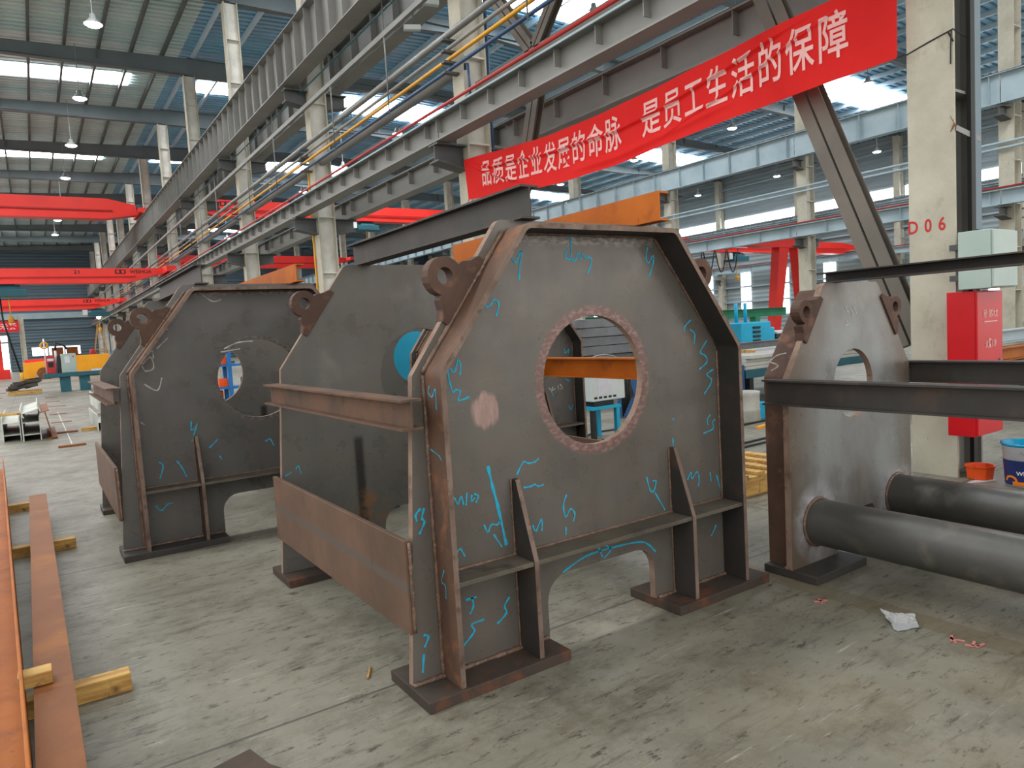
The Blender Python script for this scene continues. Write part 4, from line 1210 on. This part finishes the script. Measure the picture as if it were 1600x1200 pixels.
r = thing('plastic_basin', 'orange plastic basin on the floor at the foot of the D06 column', 'basin', (6.98, 2.93, 0))
MB().lathe([(0.0, 0.006), (0.105, 0.006), (0.118, 0.11), (0.13, 0.115), (0.13, 0.125), (0.11, 0.122), (0.09, 0.018), (0.0, 0.016)], (0, 0, 0), 8).build('basin_body', M['orange_plastic'], r)
r = thing('paint_bucket', 'white and blue paint bucket with wet cyan rim at the right picture edge', 'bucket', (6.93, 2.56, 0))
MB().lathe([(0.0, 0.004), (0.14, 0.004), (0.165, 0.36), (0.172, 0.365), (0.172, 0.375), (0.155, 0.372), (0.132, 0.02), (0.0, 0.016)], (0, 0, 0), 36).build('bucket_body', M['bucket_white'], r, smooth=True)
MB().lathe([(0.1425, 0.02), (0.158, 0.235)], (0, 0, 0), 36).build('label_band', M['label_blue'], r, smooth=True)
MB().lathe([(0.168, 0.352), (0.176, 0.362), (0.176, 0.378), (0.152, 0.377), (0.146, 0.25), (0.0, 0.245)], (0, 0, 0), 36).build('wet_paint', M['cyan_wet'], r, smooth=True)
def on_bucket(mb, pts2, faces, a0, z0, rb, rt, zt_=0.36):
    vs = []
    for x, z in pts2:
        zz = z0 + z
        rr = rb + (rt - rb) * zz / zt_ + 0.0022
        a = a0 + x / 0.152
        vs.append((rr * math.cos(a), rr * math.sin(a), zz))
    mb.add(vs, faces)
t = MB()
tv, tf = text_tris('WEST', 0.047, 0.0012, 1.0, 0.012)
on_bucket(t, [(x, z) for x, z, _ in tv], tf, math.radians(-160), 0.125, 0.1425, 0.165)
t.build('lettering', M['bucket_white'], r)
t = MB()
for a, b_ in ((0, 1),):
    n = 26
    p2, f2 = [], []
    for k_ in range(n + 1):
        an = PI * k_ / n * 1.15 - 0.3
        p2 += [(0.055 * math.cos(an) - 0.06, 0.045 * math.sin(an) + 0.06), (0.035 * math.cos(an) - 0.06, 0.026 * math.sin(an) + 0.06)]
        if k_:
            f2.append((2 * k_ - 2, 2 * k_ - 1, 2 * k_ + 1, 2 * k_))
    on_bucket(t, p2, f2, math.radians(-178), 0.0, 0.1425, 0.165)
    p2 = [(0.4 * k_ / 20 - 0.2, z) for k_ in range(21) for z in (0.022, 0.055)]
    on_bucket(t, p2, [(2 * k_, 2 * k_ + 2, 2 * k_ + 3, 2 * k_ + 1) for k_ in range(20)], math.radians(-120), 0.0, 0.1425, 0.165)
t.build('label_swoosh', M['label_orange'], r)
MB().tube([(0.17 * math.cos(a), 0.17 * math.sin(a), 0.31 - 0.1 * math.sin((a + PI * 0.95) * 1.1)) for a in [-PI * 0.95 + PI * 0.9 * k_ / 16 for k_ in range(17)]], 0.003, 6).build('handle', M['grey_pipe'], r, smooth=True)
t = MB().prism([(6.74, 2.93), (6.83, 2.86), (6.98, 2.80), (7.02, 2.84), (6.86, 2.93)], [], 'xy', 0, 0.004)
tag(t.build('foam_scrap', M['bucket_white']), 'white scrap on the floor between basin and bucket', 'scrap')

# ------------------------------------------------------------------ behind the frames
def pallet(label, x0, y0, w, l, h, n=5):
    r = thing('wood_pallet', label, 'pallet', (x0 + w / 2, y0 + l / 2, 0))
    for i in range(3):
        yy = -l / 2 + (l - 0.1) * i / 2
        MB().box((-w / 2, yy, 0), (w / 2, yy + 0.1, h - 0.03)).build('bearer', M['wood'], r, bevel=0.006)
    for i in range(n):
        xx = -w / 2 + (w - 0.1) * i / (n - 1)
        MB().box((xx, -l / 2, h - 0.03), (xx + 0.1, l / 2, h)).build('deck_board', M['wood'], r, bevel=0.004)
    return r
pallet('pale pine pallet on the floor between the middle frame and the ground frame', 5.0, 3.98, 1.0, 0.7, 0.2)
r = thing('steel_drum', 'pale dented drum seen between the middle frame and the ground frame', 'drum', (8.78, 6.85, 0))
MB().lathe([(0.0, 0.0), (0.19, 0.0), (0.2, 0.02), (0.19, 0.16), (0.2, 0.18), (0.19, 0.2), (0.19, 0.40), (0.2, 0.45), (0.185, 0.46), (0.0, 0.455)], (0, 0, 0), 28).build('drum_body', M['barrel'], r, smooth=True)
b = MB().box((8.7, 7.35, 0), (9.4, 8.0, 0.80))
tag(b.build('tool_cabinet', M['blue_paint'], bevel=0.01, at=(9.05, 7.7, 0)), 'dark blue cabinet behind the pale drum', 'cabinet')
b = MB().box((9.02, 6.80, 0), (9.22, 7.0, 0.26))
tag(b.build('paint_tin', M['cyan_paint'], bevel=0.01, at=(9.12, 6.9, 0)), 'small cyan tin beside the pale drum', 'tin')
tag(MB().bar((8.3, 6.3, 0.015), (9.5, 6.55, 0.015), 0.06, 0.03).build('yellow_bar', M['yellow_beam'], at=(8.9, 6.4, 0)), 'short yellow bar lying on the floor before the drum', 'bar')
for i, (y, lab) in enumerate(((6.62, 'dark flat bar on the floor before the drum, farther one'), (5.72, 'dark flat bar on the floor before the drum, middle one'), (5.55, 'dark flat bar on the floor before the drum, closer one'))):
    tag(MB().bar((6.9, y - 0.05, 0.012), (10.5, y + 0.1, 0.012), 0.03, 0.024).build('floor_bar', M['cable_black'], at=(8.7, y, 0)), lab, 'bar', 'dark bars on the floor')

def sheet_stack(label0, x0, y0, x1, y1, z0, n, dz, mat, group, trestle=None):
    for i in range(n):
        rnd = random.Random(i + int(x0 * 10))
        ox, oy = rnd.uniform(-.08, .08), rnd.uniform(-.08, .08)
        b = MB().box((x0 + ox, y0 + oy, z0 + i * dz), (x1 + ox, y1 + oy, z0 + i * dz + dz * 0.93))
        tag(b.build('steel_sheet', mat, at=((x0 + x1) / 2, (y0 + y1) / 2, z0 + i * dz), bevel=0.003), label0 % ('lowest' if i == 0 else 'topmost' if i == n - 1 else ORD[i] + ' from below'), 'steel sheet', group)
    if trestle:
        r = thing('trestle', trestle, 'trestle', ((x0 + x1) / 2, (y0 + y1) / 2, 0))
        hx, hy = (x1 - x0) / 2 - 0.1, (y1 - y0) / 2 - 0.1
        for s in (-1, 1):
            MB().box((-hx - 0.15, s * hy - 0.06, z0 - 0.14), (hx + 0.15, s * hy + 0.06, z0)).build('rail', M['teal_paint'], r, bevel=0.006)
            for q_ in (-1, 1):
                MB().box((q_ * hx - 0.05, s * hy - 0.05, 0), (q_ * hx + 0.05, s * hy + 0.05, z0 - 0.14)).build('leg', M['cable_black'], r)
sheet_stack('pale steel sheet on the teal trestle behind the frames, %s', 9.6, 7.4, 14.2, 9.6, 0.70, 4, 0.06, M['pale_steel'], 'pale sheets on the teal trestle', 'teal trestle carrying pale steel sheets behind the ground frame')
sheet_stack('thick grey steel plate seen through the bore of the middle frame, %s', 9.4, 11.3, 11.4, 13.5, 0.0, 9, 0.19, M['stack_steel'], 'thick grey plates')
b = MB().channel((9.9, 8.3, 1.04), (14.0, 8.55, 1.04), 0.12, 0.1, 0.01, 1)
tag(b.build('steel_beam', M['stack_steel'], at=(12, 8.4, 1.0)), 'grey steel channel lying across the pale sheets', 'steel beam')
for i, (x, lab) in enumerate(((10.3, 'pine stick packing the grey channel, closer to the drum'), (13.2, 'pine stick packing the grey channel, far end'))):
    tag(MB().box((x, 7.9, 0.935), (x + 0.12, 9.0, 0.98)).build('wood_block', M['wood'], at=(x, 8.4, 0.935)), lab, 'wood block', 'packing sticks')
r = thing('punch_machine', 'bright cyan machine with black louvres beyond the pale sheets', 'machine', (16.9, 13.2, 0))
MB().box((-1.0, -0.7, 0), (0.3, 0.7, 1.38)).box((0.3, -0.5, 0.35), (0.75, 0.5, 1.2)).build('machine_body', M['cyan_paint'], r, bevel=0.03)
for z in (0.75, 0.87, 0.99, 1.11, 1.23):
    MB().box((-0.5, -0.73, z - 0.03), (-0.2, -0.69, z + 0.03)).build('louvre', M['cable_black'], r)
for x in (-0.3, 0.1):
    MB().tube([(x, 0, 1.38), (x, 0, 1.93)], 0.05, 8).build('post', M['cyan_paint'], r, smooth=True)
for i, (x, lab) in enumerate(((18.3, 'dark glazed cabinet beside the cyan machine, closer one'), (20.0, 'dark glazed cabinet beside the cyan machine, farther one'))):
    r = thing('machine_cabinet', lab, 'cabinet', (x + 0.3, 13.2, 0), 'dark glazed cabinets')
    MB().box((-0.75, -0.4, 0), (0.75, 0.4, 1.0)).build('cabinet_body', M['dark_machine'], r, bevel=0.02)
    MB().box((-0.8, -0.45, 1.0), (0.8, 0.45, 1.06)).build('cabinet_top', M['bucket_white'], r)
    for xx in (-0.36, 0.36):
        MB().box((xx - 0.33, -0.43, 0.12), (xx + 0.33, -0.40, 0.9)).build('cabinet_door', M['stack_steel'], r)
b = MB().ibeam((15.5, 18.5, 1.65), (27.5, 19.2, 1.65), 0.35, 0.3, 0.02, 0.02)
b.box((17, 18.5, 0), (17.3, 18.8, 1.48)).box((25, 18.9, 0), (25.3, 19.2, 1.48))
tag(b.build('green_rack', paint('green_rack_paint', (40, 128, 92), (36, 112, 82), 2), at=(21, 18.8, 0)), 'green steel rack behind the cyan machine', 'rack')
for i, (x, y, z, mt, lab) in enumerate(((14.6, 5.3, 0.98, 'girder_pale', 'pale blue steel beam stored at the right edge, topmost'), (14.4, 5.1, 0.72, 'rust_orange', 'orange rusted beam stored at the right edge, below the pale blue one'),
                                        (14.2, 5.0, 0.50, 'steel_dark', 'dark steel beam stored at the right edge, lowest'))):
    tag(MB().ibeam((x - 4, y, z), (x + 8, y, z), 0.21, 0.22, 0.014, 0.012).build('steel_beam', M[mt], at=(x, y, z)), lab, 'steel beam', 'stored beams at the right edge')
r = thing('beam_rack', 'black rack under the stored beams at the right edge', 'rack', (15.0, 5.1, 0))
for x in (-4, 0, 4):
    MB().box((x - 0.08, -0.5, 0), (x + 0.08, 0.5, 0.385)).build('rack_leg', M['cable_black'], r)
r = thing('wheel_guard', 'dark curved machine cover at the right picture edge behind the column', 'machine', (19.5, 6.4, 0))
MB().prism([(-0.6, 0)] + [(-0.6 + 1.1 * (1 - math.cos(a)), 0.9 + 1.5 * math.sin(a)) for a in [PI / 2 * k_ / 8 for k_ in range(9)]] + [(1.2, 2.4), (1.2, 0)], [], 'xz', -0.5, 0.5).build('machine_cover', M['cable_black'], r, bevel=0.02)

r = thing('wire_feeder_stand', 'white control box on a cyan stand, seen through the bore of the middle frame', 'control box', (6.46, 7.5, 0))
MB().box((-0.30, -0.2, 0.55), (0.30, 0.2, 0.93)).build('box_body', M['box_white'], r, bevel=0.01)
MB().box((-0.2, -0.206, 0.63), (0.05, -0.2, 0.9)).build('wiring_sheet', M['bucket_white'], r)
s_ = MB()
for k_ in range(5):
    s_.box((-0.26 + k_ * 0.085, -0.208, 0.585), (-0.21 + k_ * 0.085, -0.2, 0.612))
s_.build('socket_row', M['cable_black'], r)
MB().box((-0.34, -0.24, 0.44), (0.18, 0.24, 0.48)).build('stand_top', M['cyan_paint'], r)
for x, y in ((0.13, -0.2), (0.13, 0.2), (-0.3, -0.2), (-0.3, 0.2)):
    MB().box((x - 0.03, y - 0.03, 0), (x + 0.03, y + 0.03, 0.44)).build('leg', M['cyan_paint'] if x > 0 else M['cable_black'], r)
MB().box((-0.25, -0.18, 0.48), (0.1, 0.18, 0.55)).build('feeder_body', M['cable_black'], r)
for k_ in range(6):
    rnd = random.Random(k_)
    o = MB().tube([(6.82 + 0.04 * k_, 7.45 + rnd.uniform(-.1, .1), 0.95 - 0.02 * k_), (6.84 + 0.03 * k_, 7.45, 0.6), (6.82 + 0.025 * k_, 7.42, 0.28 + 0.04 * k_), (6.95 + 0.03 * k_, 7.5, 0.55), (7.0, 7.52, 0.95)], 0.014, 6)
    tag(o.build('welding_cable', M['cable_black'], smooth=True, at=(6.9, 7.45, 0)), 'black welding cable looped beside the white control box', 'cable', 'looped black cables')
for k_ in range(4):
    o = MB().tube([(6.55 + (0.30 + 0.03 * k_) * math.cos(PI * j / 12), 7.5, 0.945 + (0.14 + 0.025 * k_) * math.sin(PI * j / 12)) for j in range(13)], 0.013, 6)
    tag(o.build('hose_coil', M['grey_pipe'], smooth=True, at=(6.55, 7.5, 0.93)), 'grey hose arched over the white control box', 'hose', 'grey hoses over the control box')
for k_, pts in enumerate(([(6.3, 7.3, 0.02), (6.6, 7.0, 0.02), (7.3, 7.3, 0.02), (8.1, 7.1, 0.02)], [(6.1, 7.6, 0.02), (6.7, 7.9, 0.02), (7.6, 7.8, 0.02), (8.3, 8.2, 0.02)])):
    tag(MB().tube(pts, 0.014, 6).build('floor_cable', M['cable_black'], smooth=True, at=pts[0]), 'black cable on the floor around the cyan stand', 'cable', 'floor cables')
b = MB().box((8.05, 8.4, 0.4), (8.6, 9.0, 0.95)).box((8.1, 8.45, 0), (8.2, 8.95, 0.4)).box((8.45, 8.45, 0), (8.55, 8.95, 0.4))
tag(b.build('welding_machine', M['blue_paint'], bevel=0.01, at=(8.3, 8.7, 0)), 'deep blue welding machine beyond the looped cables', 'machine')

r = thing('storage_rack', 'blue post storage rack with orange trays, seen through the bore of the dark frame', 'rack', (4.4, 20.2, 0))
for x in (-0.1, 0.75):
    for y in (-0.3, 0.3):
        MB().box((x - 0.05, y - 0.05, 0), (x + 0.05, y + 0.05, 1.6)).build('rack_post', blue_rack, r)
for z in (0.45, 1.05):
    MB().box((-0.45, -0.32, z), (0.8, 0.32, z + 0.06)).build('shelf', blue_rack, r)
for i, (x, z, w, m, lab) in enumerate(((4.15, 0.51, 0.26, 'orange_plastic', 'orange tray on the lower shelf of the blue rack'), (4.75, 0.51, 0.2, 'cable_black', 'black box on the lower shelf of the blue rack'),
                                       (4.15, 1.11, 0.26, 'orange_plastic', 'orange tray on the upper shelf of the blue rack'), (4.75, 1.11, 0.2, 'yellow_beam', 'yellow box on the upper shelf of the blue rack'))):
    tag(MB().box((x - w / 2, 19.95, z), (x + w / 2, 20.3, z + 0.22)).build('parts_tray', M[m], at=(x, 20.1, z), bevel=0.01), lab, 'tray')
tag(MB().box((3.6, 20.4, 0), (4.2, 21.0, 0.4)).build('orange_crate', M['orange_plastic'], at=(3.9, 20.7, 0), bevel=0.02), 'orange crate on the floor beside the blue rack', 'crate')

# ------------------------------------------------------------------ far end of the aisle
def hbeam_on_side(x, y0, y1, z, w, h, mat, label, group, tilt=0.0):
    o = MB().ibeam((0, -(y1 - y0) / 2, 0), (0, (y1 - y0) / 2, 0), w, h, 0.018, 0.012, (1, 0, 0)).build('steel_beam', M[mat])
    o.location = (x, (y0 + y1) / 2, z)
    o.rotation_euler = (0, tilt, 0)
    return tag(o, label, 'steel beam', group)
g_ = 'pale beams stacked on the aisle floor'
hbeam_on_side(-0.475, 16.8, 19.3, 0.118, 0.30, 0.235, 'pale_beam', 'pale H-beam on the floor, lower one of the stack at the left edge', g_)
hbeam_on_side(-0.475, 16.8, 19.3, 0.356, 0.30, 0.235, 'pale_beam', 'pale H-beam on its side, upper one of the stack at the left edge', g_)
hbeam_on_side(-0.150, 16.5, 19.2, 0.118, 0.30, 0.235, 'pale_beam', 'pale H-beam on the floor beside the leaning rusty beam', g_)
hbeam_on_side(-0.150, 16.5, 19.2, 0.356, 0.30, 0.235, 'pale_beam', 'pale H-beam on its side below the tilted one', g_)
hbeam_on_side(-0.14, 16.4, 19.1, 0.575, 0.31, 0.17, 'pale_beam', 'pale H-beam tilted on top of the stack', g_, -0.28)
o = MB().ibeam((0, -1.2, 0), (0, 1.2, 0), 0.55, 0.16, 0.016, 0.01).build('steel_beam', M['rust_red'])
o.location, o.rotation_euler = (0.13, 17.6, 0.285), (0, -0.18, 0)
tag(o, 'rust red I-beam leaning against the pale stack', 'steel beam')
tag(MB().bar((-0.65, 17.3, 0.50), (-0.30, 17.2, 0.50), 0.1, 0.05).build('wood_block', M['wood'], at=(-0.5, 17.2, 0.47)), 'brown timber lying on the pale beams at the left edge', 'wood block')
g_ = 'pale beams half hidden by the dark frame'
hbeam_on_side(1.14, 17.0, 19.6, 0.165, 0.32, 0.33, 'pale_beam', 'pale H-beam lying half hidden behind the dark frame', g_)
hbeam_on_side(1.25, 18.4, 21.0, 0.50, 0.30, 0.33, 'pale_beam', 'pale H-beam upper in the pile behind the dark frame', g_)
tag(MB().box((0.70, 17.25, 0), (1.0, 17.4, 0.07)).build('wood_block', M['wood'], at=(0.85, 17.3, 0)), 'pale pine block on the floor by the half hidden beams', 'wood block')
for i, y in enumerate((14.7, 17.4, 20.3, 23.2, 26.9, 29.8, 33.0)):
    w = 0.22 if i != 4 else 0.32
    tag(MB().box((0.44 - w, y - 0.09, 0), (0.44 + w * 0.9, y + 0.09, 0.012 + 0.02 * (i < 2))).build('rail_pad', M['rust_red'], at=(0.44, y, 0)),
        'flat rusty plate in the line along the aisle floor, %s from the camera' % ORD[i], 'steel plate', 'rusty plates in a line')
for i, y in enumerate((27.5, 31.5, 36, 41)):
    tag(MB().box((-1.9, y - 0.09, 0), (-1.2, y + 0.09, 0.012)).build('rail_pad', M['rust_red'], at=(-1.5, y, 0)),
        'flat rusty plate in the line by the left edge, %s from the camera' % ORD[i], 'steel plate', 'rusty plates by the left edge')
struct(MB().box((0.43, 14.8, 0), (0.45, 24.0, 0.002)).build('floor_marking', M['pale_beam']))

r = thing('work_table', 'long teal steel work table in the aisle', 'table', (1.9, 37.6, 0))
MB().box((-1.6, -0.5, 0.66), (6.4, 0.5, 0.84)).build('table_top', M['teal_paint'], r, bevel=0.01)
for x in (-0.75, 0.0, 2.6, 5.6):
    MB().box((x - 0.25, -0.35, 0), (x + 0.15, 0.35, 0.66)).build('leg', M['teal_paint'], r, bevel=0.01)
r = thing('control_cabinet', 'pale grey control cabinet standing on the teal table', 'cabinet', (1.30, 37.45, 0.84))
MB().box((-0.29, -0.2, 0), (0.29, 0.2, 0.84)).build('cabinet_body', M['box_grey'], r, bevel=0.015)
MB().box((-0.15, -0.215, 0.42), (0.05, -0.2, 0.72)).build('notice', M['bucket_white'], r)
MB().tube([(0.18, -0.2, 0.7), (0.18, -0.225, 0.7)], 0.03, 8).build('red_button', M['welder_red'], r)
for i, (x, lab) in enumerate(((0.62, 'red and black welding unit on the teal table'),)):
    r = thing('welding_unit', lab, 'welder', (x, 37.45, 0.84))
    MB().box((-0.16, -0.25, 0), (0.16, 0.25, 0.78)).build('unit_body', M['welder_red'], r, bevel=0.02)
    MB().box((-0.1, -0.265, 0.28), (0.1, -0.25, 0.5)).build('unit_panel', M['cable_black'], r)
    MB().box((-0.12, -0.27, 0.55), (0.12, -0.25, 0.66)).build('unit_plate', M['bucket_white'], r)
b = MB().box((0.88, 37.25, 0.84), (0.99, 37.65, 1.6))
tag(b.build('wire_feeder', M['cable_black'], at=(0.93, 37.45, 0.84), bevel=0.01), 'black wire feeder between the red welding unit and grey cabinet', 'welder')
r = thing('torch_mast', 'pale mast with yellow ring rising behind the red welding unit', 'mast', (0.45, 37.7, 0.84))
MB().tube([(0, 0, 0), (0, 0, 1.55)], 0.03, 8).build('pole', M['bucket_white'], r, smooth=True)
MB().tube([(0.13 * math.cos(2 * PI * k_ / 16), 0, 1.25 + 0.13 * math.sin(2 * PI * k_ / 16)) for k_ in range(17)], 0.04, 6).build('cable_ring', M['yellow_pipe'], r, smooth=True)
r = thing('welding_robot', 'dark welding arm on a white post above the teal table', 'welding arm', (0.85, 37.75, 0.84))
MB().tube([(0, 0, 0), (0, 0, 1.0)], 0.05, 8).build('post', M['bucket_white'], r, smooth=True)
MB().tube([(0, 0, 1.0), (0.05, 0, 1.35), (0.35, 0, 1.2), (0.45, 0, 1.05)], 0.05, 8).build('arm', M['cable_black'], r, smooth=True)
b = MB().box((2.15, 37.2, 0.84), (2.75, 37.6, 0.92))
tag(b.build('white_tray', M['bucket_white'], at=(2.4, 37.4, 0.84)), 'flat white tray on the teal table', 'tray')
for x0, x1, z1, lab, arch in ((-0.65, 1.15, 1.32, 'yellow primed crane girder on the floor, one with the round cutout', True), (2.55, 4.75, 1.56, 'yellow primed crane girder on the floor, taller one behind the teal table', False)):
    r = thing('yellow_girder', lab, 'girder', ((x0 + x1) / 2, 62, 0), 'yellow primed girders')
    w = (x1 - x0) / 2
    p = [(-w, 0.1), (w, 0.1), (w, z1), (-w, z1)]
    if arch:
        p = [(-w, 0.1)] + [(0.25 + 0.5 * math.cos(a), 0.1 + 0.5 * math.sin(a)) for a in [PI - PI * k_ / 12 for k_ in range(13)]] + [(w, 0.1), (w, z1), (-w, z1 - 0.12)]
    MB().prism(p, [], 'xz', -0.5, 6.0).build('girder_body', M['yellow_beam'], r, bevel=0.01)
    MB().box((-w * 0.9, -0.3, 0), (-w * 0.7, 5.5, 0.1)).box((w * 0.75, -0.3, 0), (w * 0.95, 5.5, 0.1)).build('skid', M['wood'], r)
    if arch:
        MB().tube([(0.3, -0.6, 0.42), (0.3, -0.2, 0.42)], 0.42, 18).build('wheel', M['rust_red'], r)
        MB().box((-w * 0.85, -0.2, z1 - 0.11), (w * 0.7, 5, z1 + 0.12)).build('orange_cap', M['red_crane'], r)
for i, (x, lab) in enumerate(((1.9, 'brown red crate behind the yellow girders, closer to the dark frame'), (1.55, 'brown red crate behind the yellow girders, other one'))):
    tag(MB().box((2.4 - i * 1.05, 70, 0), (3.2 - i * 1.05, 71, 2.3)).build('crate', M['rust_red'], at=(2.8 - i, 70.5, 0)), lab, 'crate', 'brown red crates')
r = pallet('pine pallet with scrap on the aisle floor at the left edge', -1.05, 38.0, 1.25, 1.2, 0.16)
for i in range(12):
    rnd = random.Random(i + 40)
    x, y, z = -0.9 + 0.085 * i, 38.2 + rnd.uniform(0, .7), 0.22 + 0.09 * (i % 4) + 0.03 * (i // 4)
    a_ = rnd.uniform(-0.5, 0.5)
    o = MB().bar((x - 0.2 * math.cos(a_), y - 0.2 * math.sin(a_), z), (x + 0.2 * math.cos(a_), y + 0.2 * math.sin(a_), z + rnd.uniform(0, .12)), 0.2, 0.13)
    tag(o.build('scrap_piece', M['dark_machine'], at=(x, y, z)), 'dark scrap iron piece heaped on the pallet', 'scrap', 'scrap iron on the pallet')
r = thing('trestle_ladder', 'tall cream timber A-frame behind the taller yellow girder', 'ladder', (5.0, 72, 0))
for s in (-1, 1):
    MB().bar((s * 0.75, 0, 0), (0.05 * s, 0, 4.2), 0.14, 0.1).build('leg', M['wood'], r)
MB().box((-0.4, -0.04, 1.9), (0.4, 0.04, 2.0)).build('rung', M['wood'], r)
tag(MB().lathe([(0, 0), (0.35, 0), (0.38, 0.8), (0.3, 1.5), (0.2, 2.0), (0, 2.05)], (4.3, 71, 0), 14).build('red_cylinder', M['welder_red'], smooth=True, at=(4.3, 71, 0)), 'red rounded tank behind the taller yellow girder', 'tank')
tag(MB().lathe([(0, 0), (0.32, 0), (0.34, 1.2), (0.2, 1.7), (0, 1.8)], (5.5, 66, 0), 14).build('blue_cylinder', M['blue_paint'], smooth=True, at=(5.5, 66, 0)), 'blue rounded tank at the end of the taller yellow girder', 'tank')
r = thing('weld_flash', 'small green and white welding flash on the far column', 'lamp', (6.0, 84.8, 5.3))
MB().lathe([(0, -0.2), (0.16, -0.14), (0.2, 0), (0.16, 0.14), (0, 0.2)], (0, 0, 0), 12).build('lens', glow('white_spark', (0.9, 1.0, 0.8), 6), r, smooth=True)  # glowing bodies stand in for a welding flash
MB().lathe([(0, -0.2), (0.12, -0.1), (0.12, 0.3), (0, 0.36)], (0.2, 0.3, 0.25), 10).build('green_lens', glow('green_spark', (0.1, 0.8, 0.2), 1.5), r, smooth=True)
MB().bar((0, 0, 0), (0.0, 1.2, 0), 0.1, 0.1).build('arm', M['bracket'], r)
c = thing('steel_column', 'cream column at the far end wall beside the bright doorway', 'column', (-0.75, 96, 0))
MB().box((-0.25, -0.2, 0), (-0.2, 0.2, 6.1)).box((0.2, -0.2, 0), (0.25, 0.2, 6.1)).box((-0.2, -0.03, 0), (0.2, 0.03, 6.1)).build('shaft', M['column'], c)
r = thing('wall_sign', 'red sign with white characters beside the far cream column', 'sign', (-2.3, 95.2, 5.1))
MB().box((-1.4, -0.03, -0.6), (1.35, 0.03, 0.6)).build('sign_board', M['red_box'], r)
t = MB()
lettering(t, '创未来', 0.8, (0, -0.035, 0), (1, 0, 0), (0, 0, 1), 0.02, 1.0, 0.95)
t.build('lettering', M['white_letter'], r)
MB().bar((-1.4, 0, 0.6), (-1.4, 0, 1.1), 0.03, 0.03).bar((1.3, 0, 0.6), (1.3, 0, 1.1), 0.03, 0.03).build('hanger', M['bracket'], r)
r = thing('crane_hook_chain', 'dark chain and hook hanging from the crane lettered 21', 'hook', (-1.05, 42, 0))
MB().tube([(0, 0, 4.5), (0.03, 0, 3.4), (0.5, 0, 0.9)], 0.04, 6).build('chain', M['cable_black'], r, smooth=True)
MB().tube([(0.5, 0, 0.9), (0.58, 0, 0.3)], 0.07, 8).build('hook', M['yellow_pipe'], r, smooth=True)
# cable festoon under the crane of the far bay
r = thing('cable_festoon', 'looped black cables hanging under the pale girder of the far bay', 'cable', (33, 29.5, 4.9))
for k_ in range(5):
    MB().tube([(k_ * 1.1 - 1 + 1.1 * j / 8, 0, 0.9 - 1.5 * math.sin(PI * j / 8)) for j in range(9)], 0.035, 6).build('cable_loop', M['cable_black'], r, smooth=True)
MB().bar((-1.2, 0, 0.95), (5.4, 0, 0.95), 0.06, 0.06).build('festoon_track', M['girder_pale'], r)
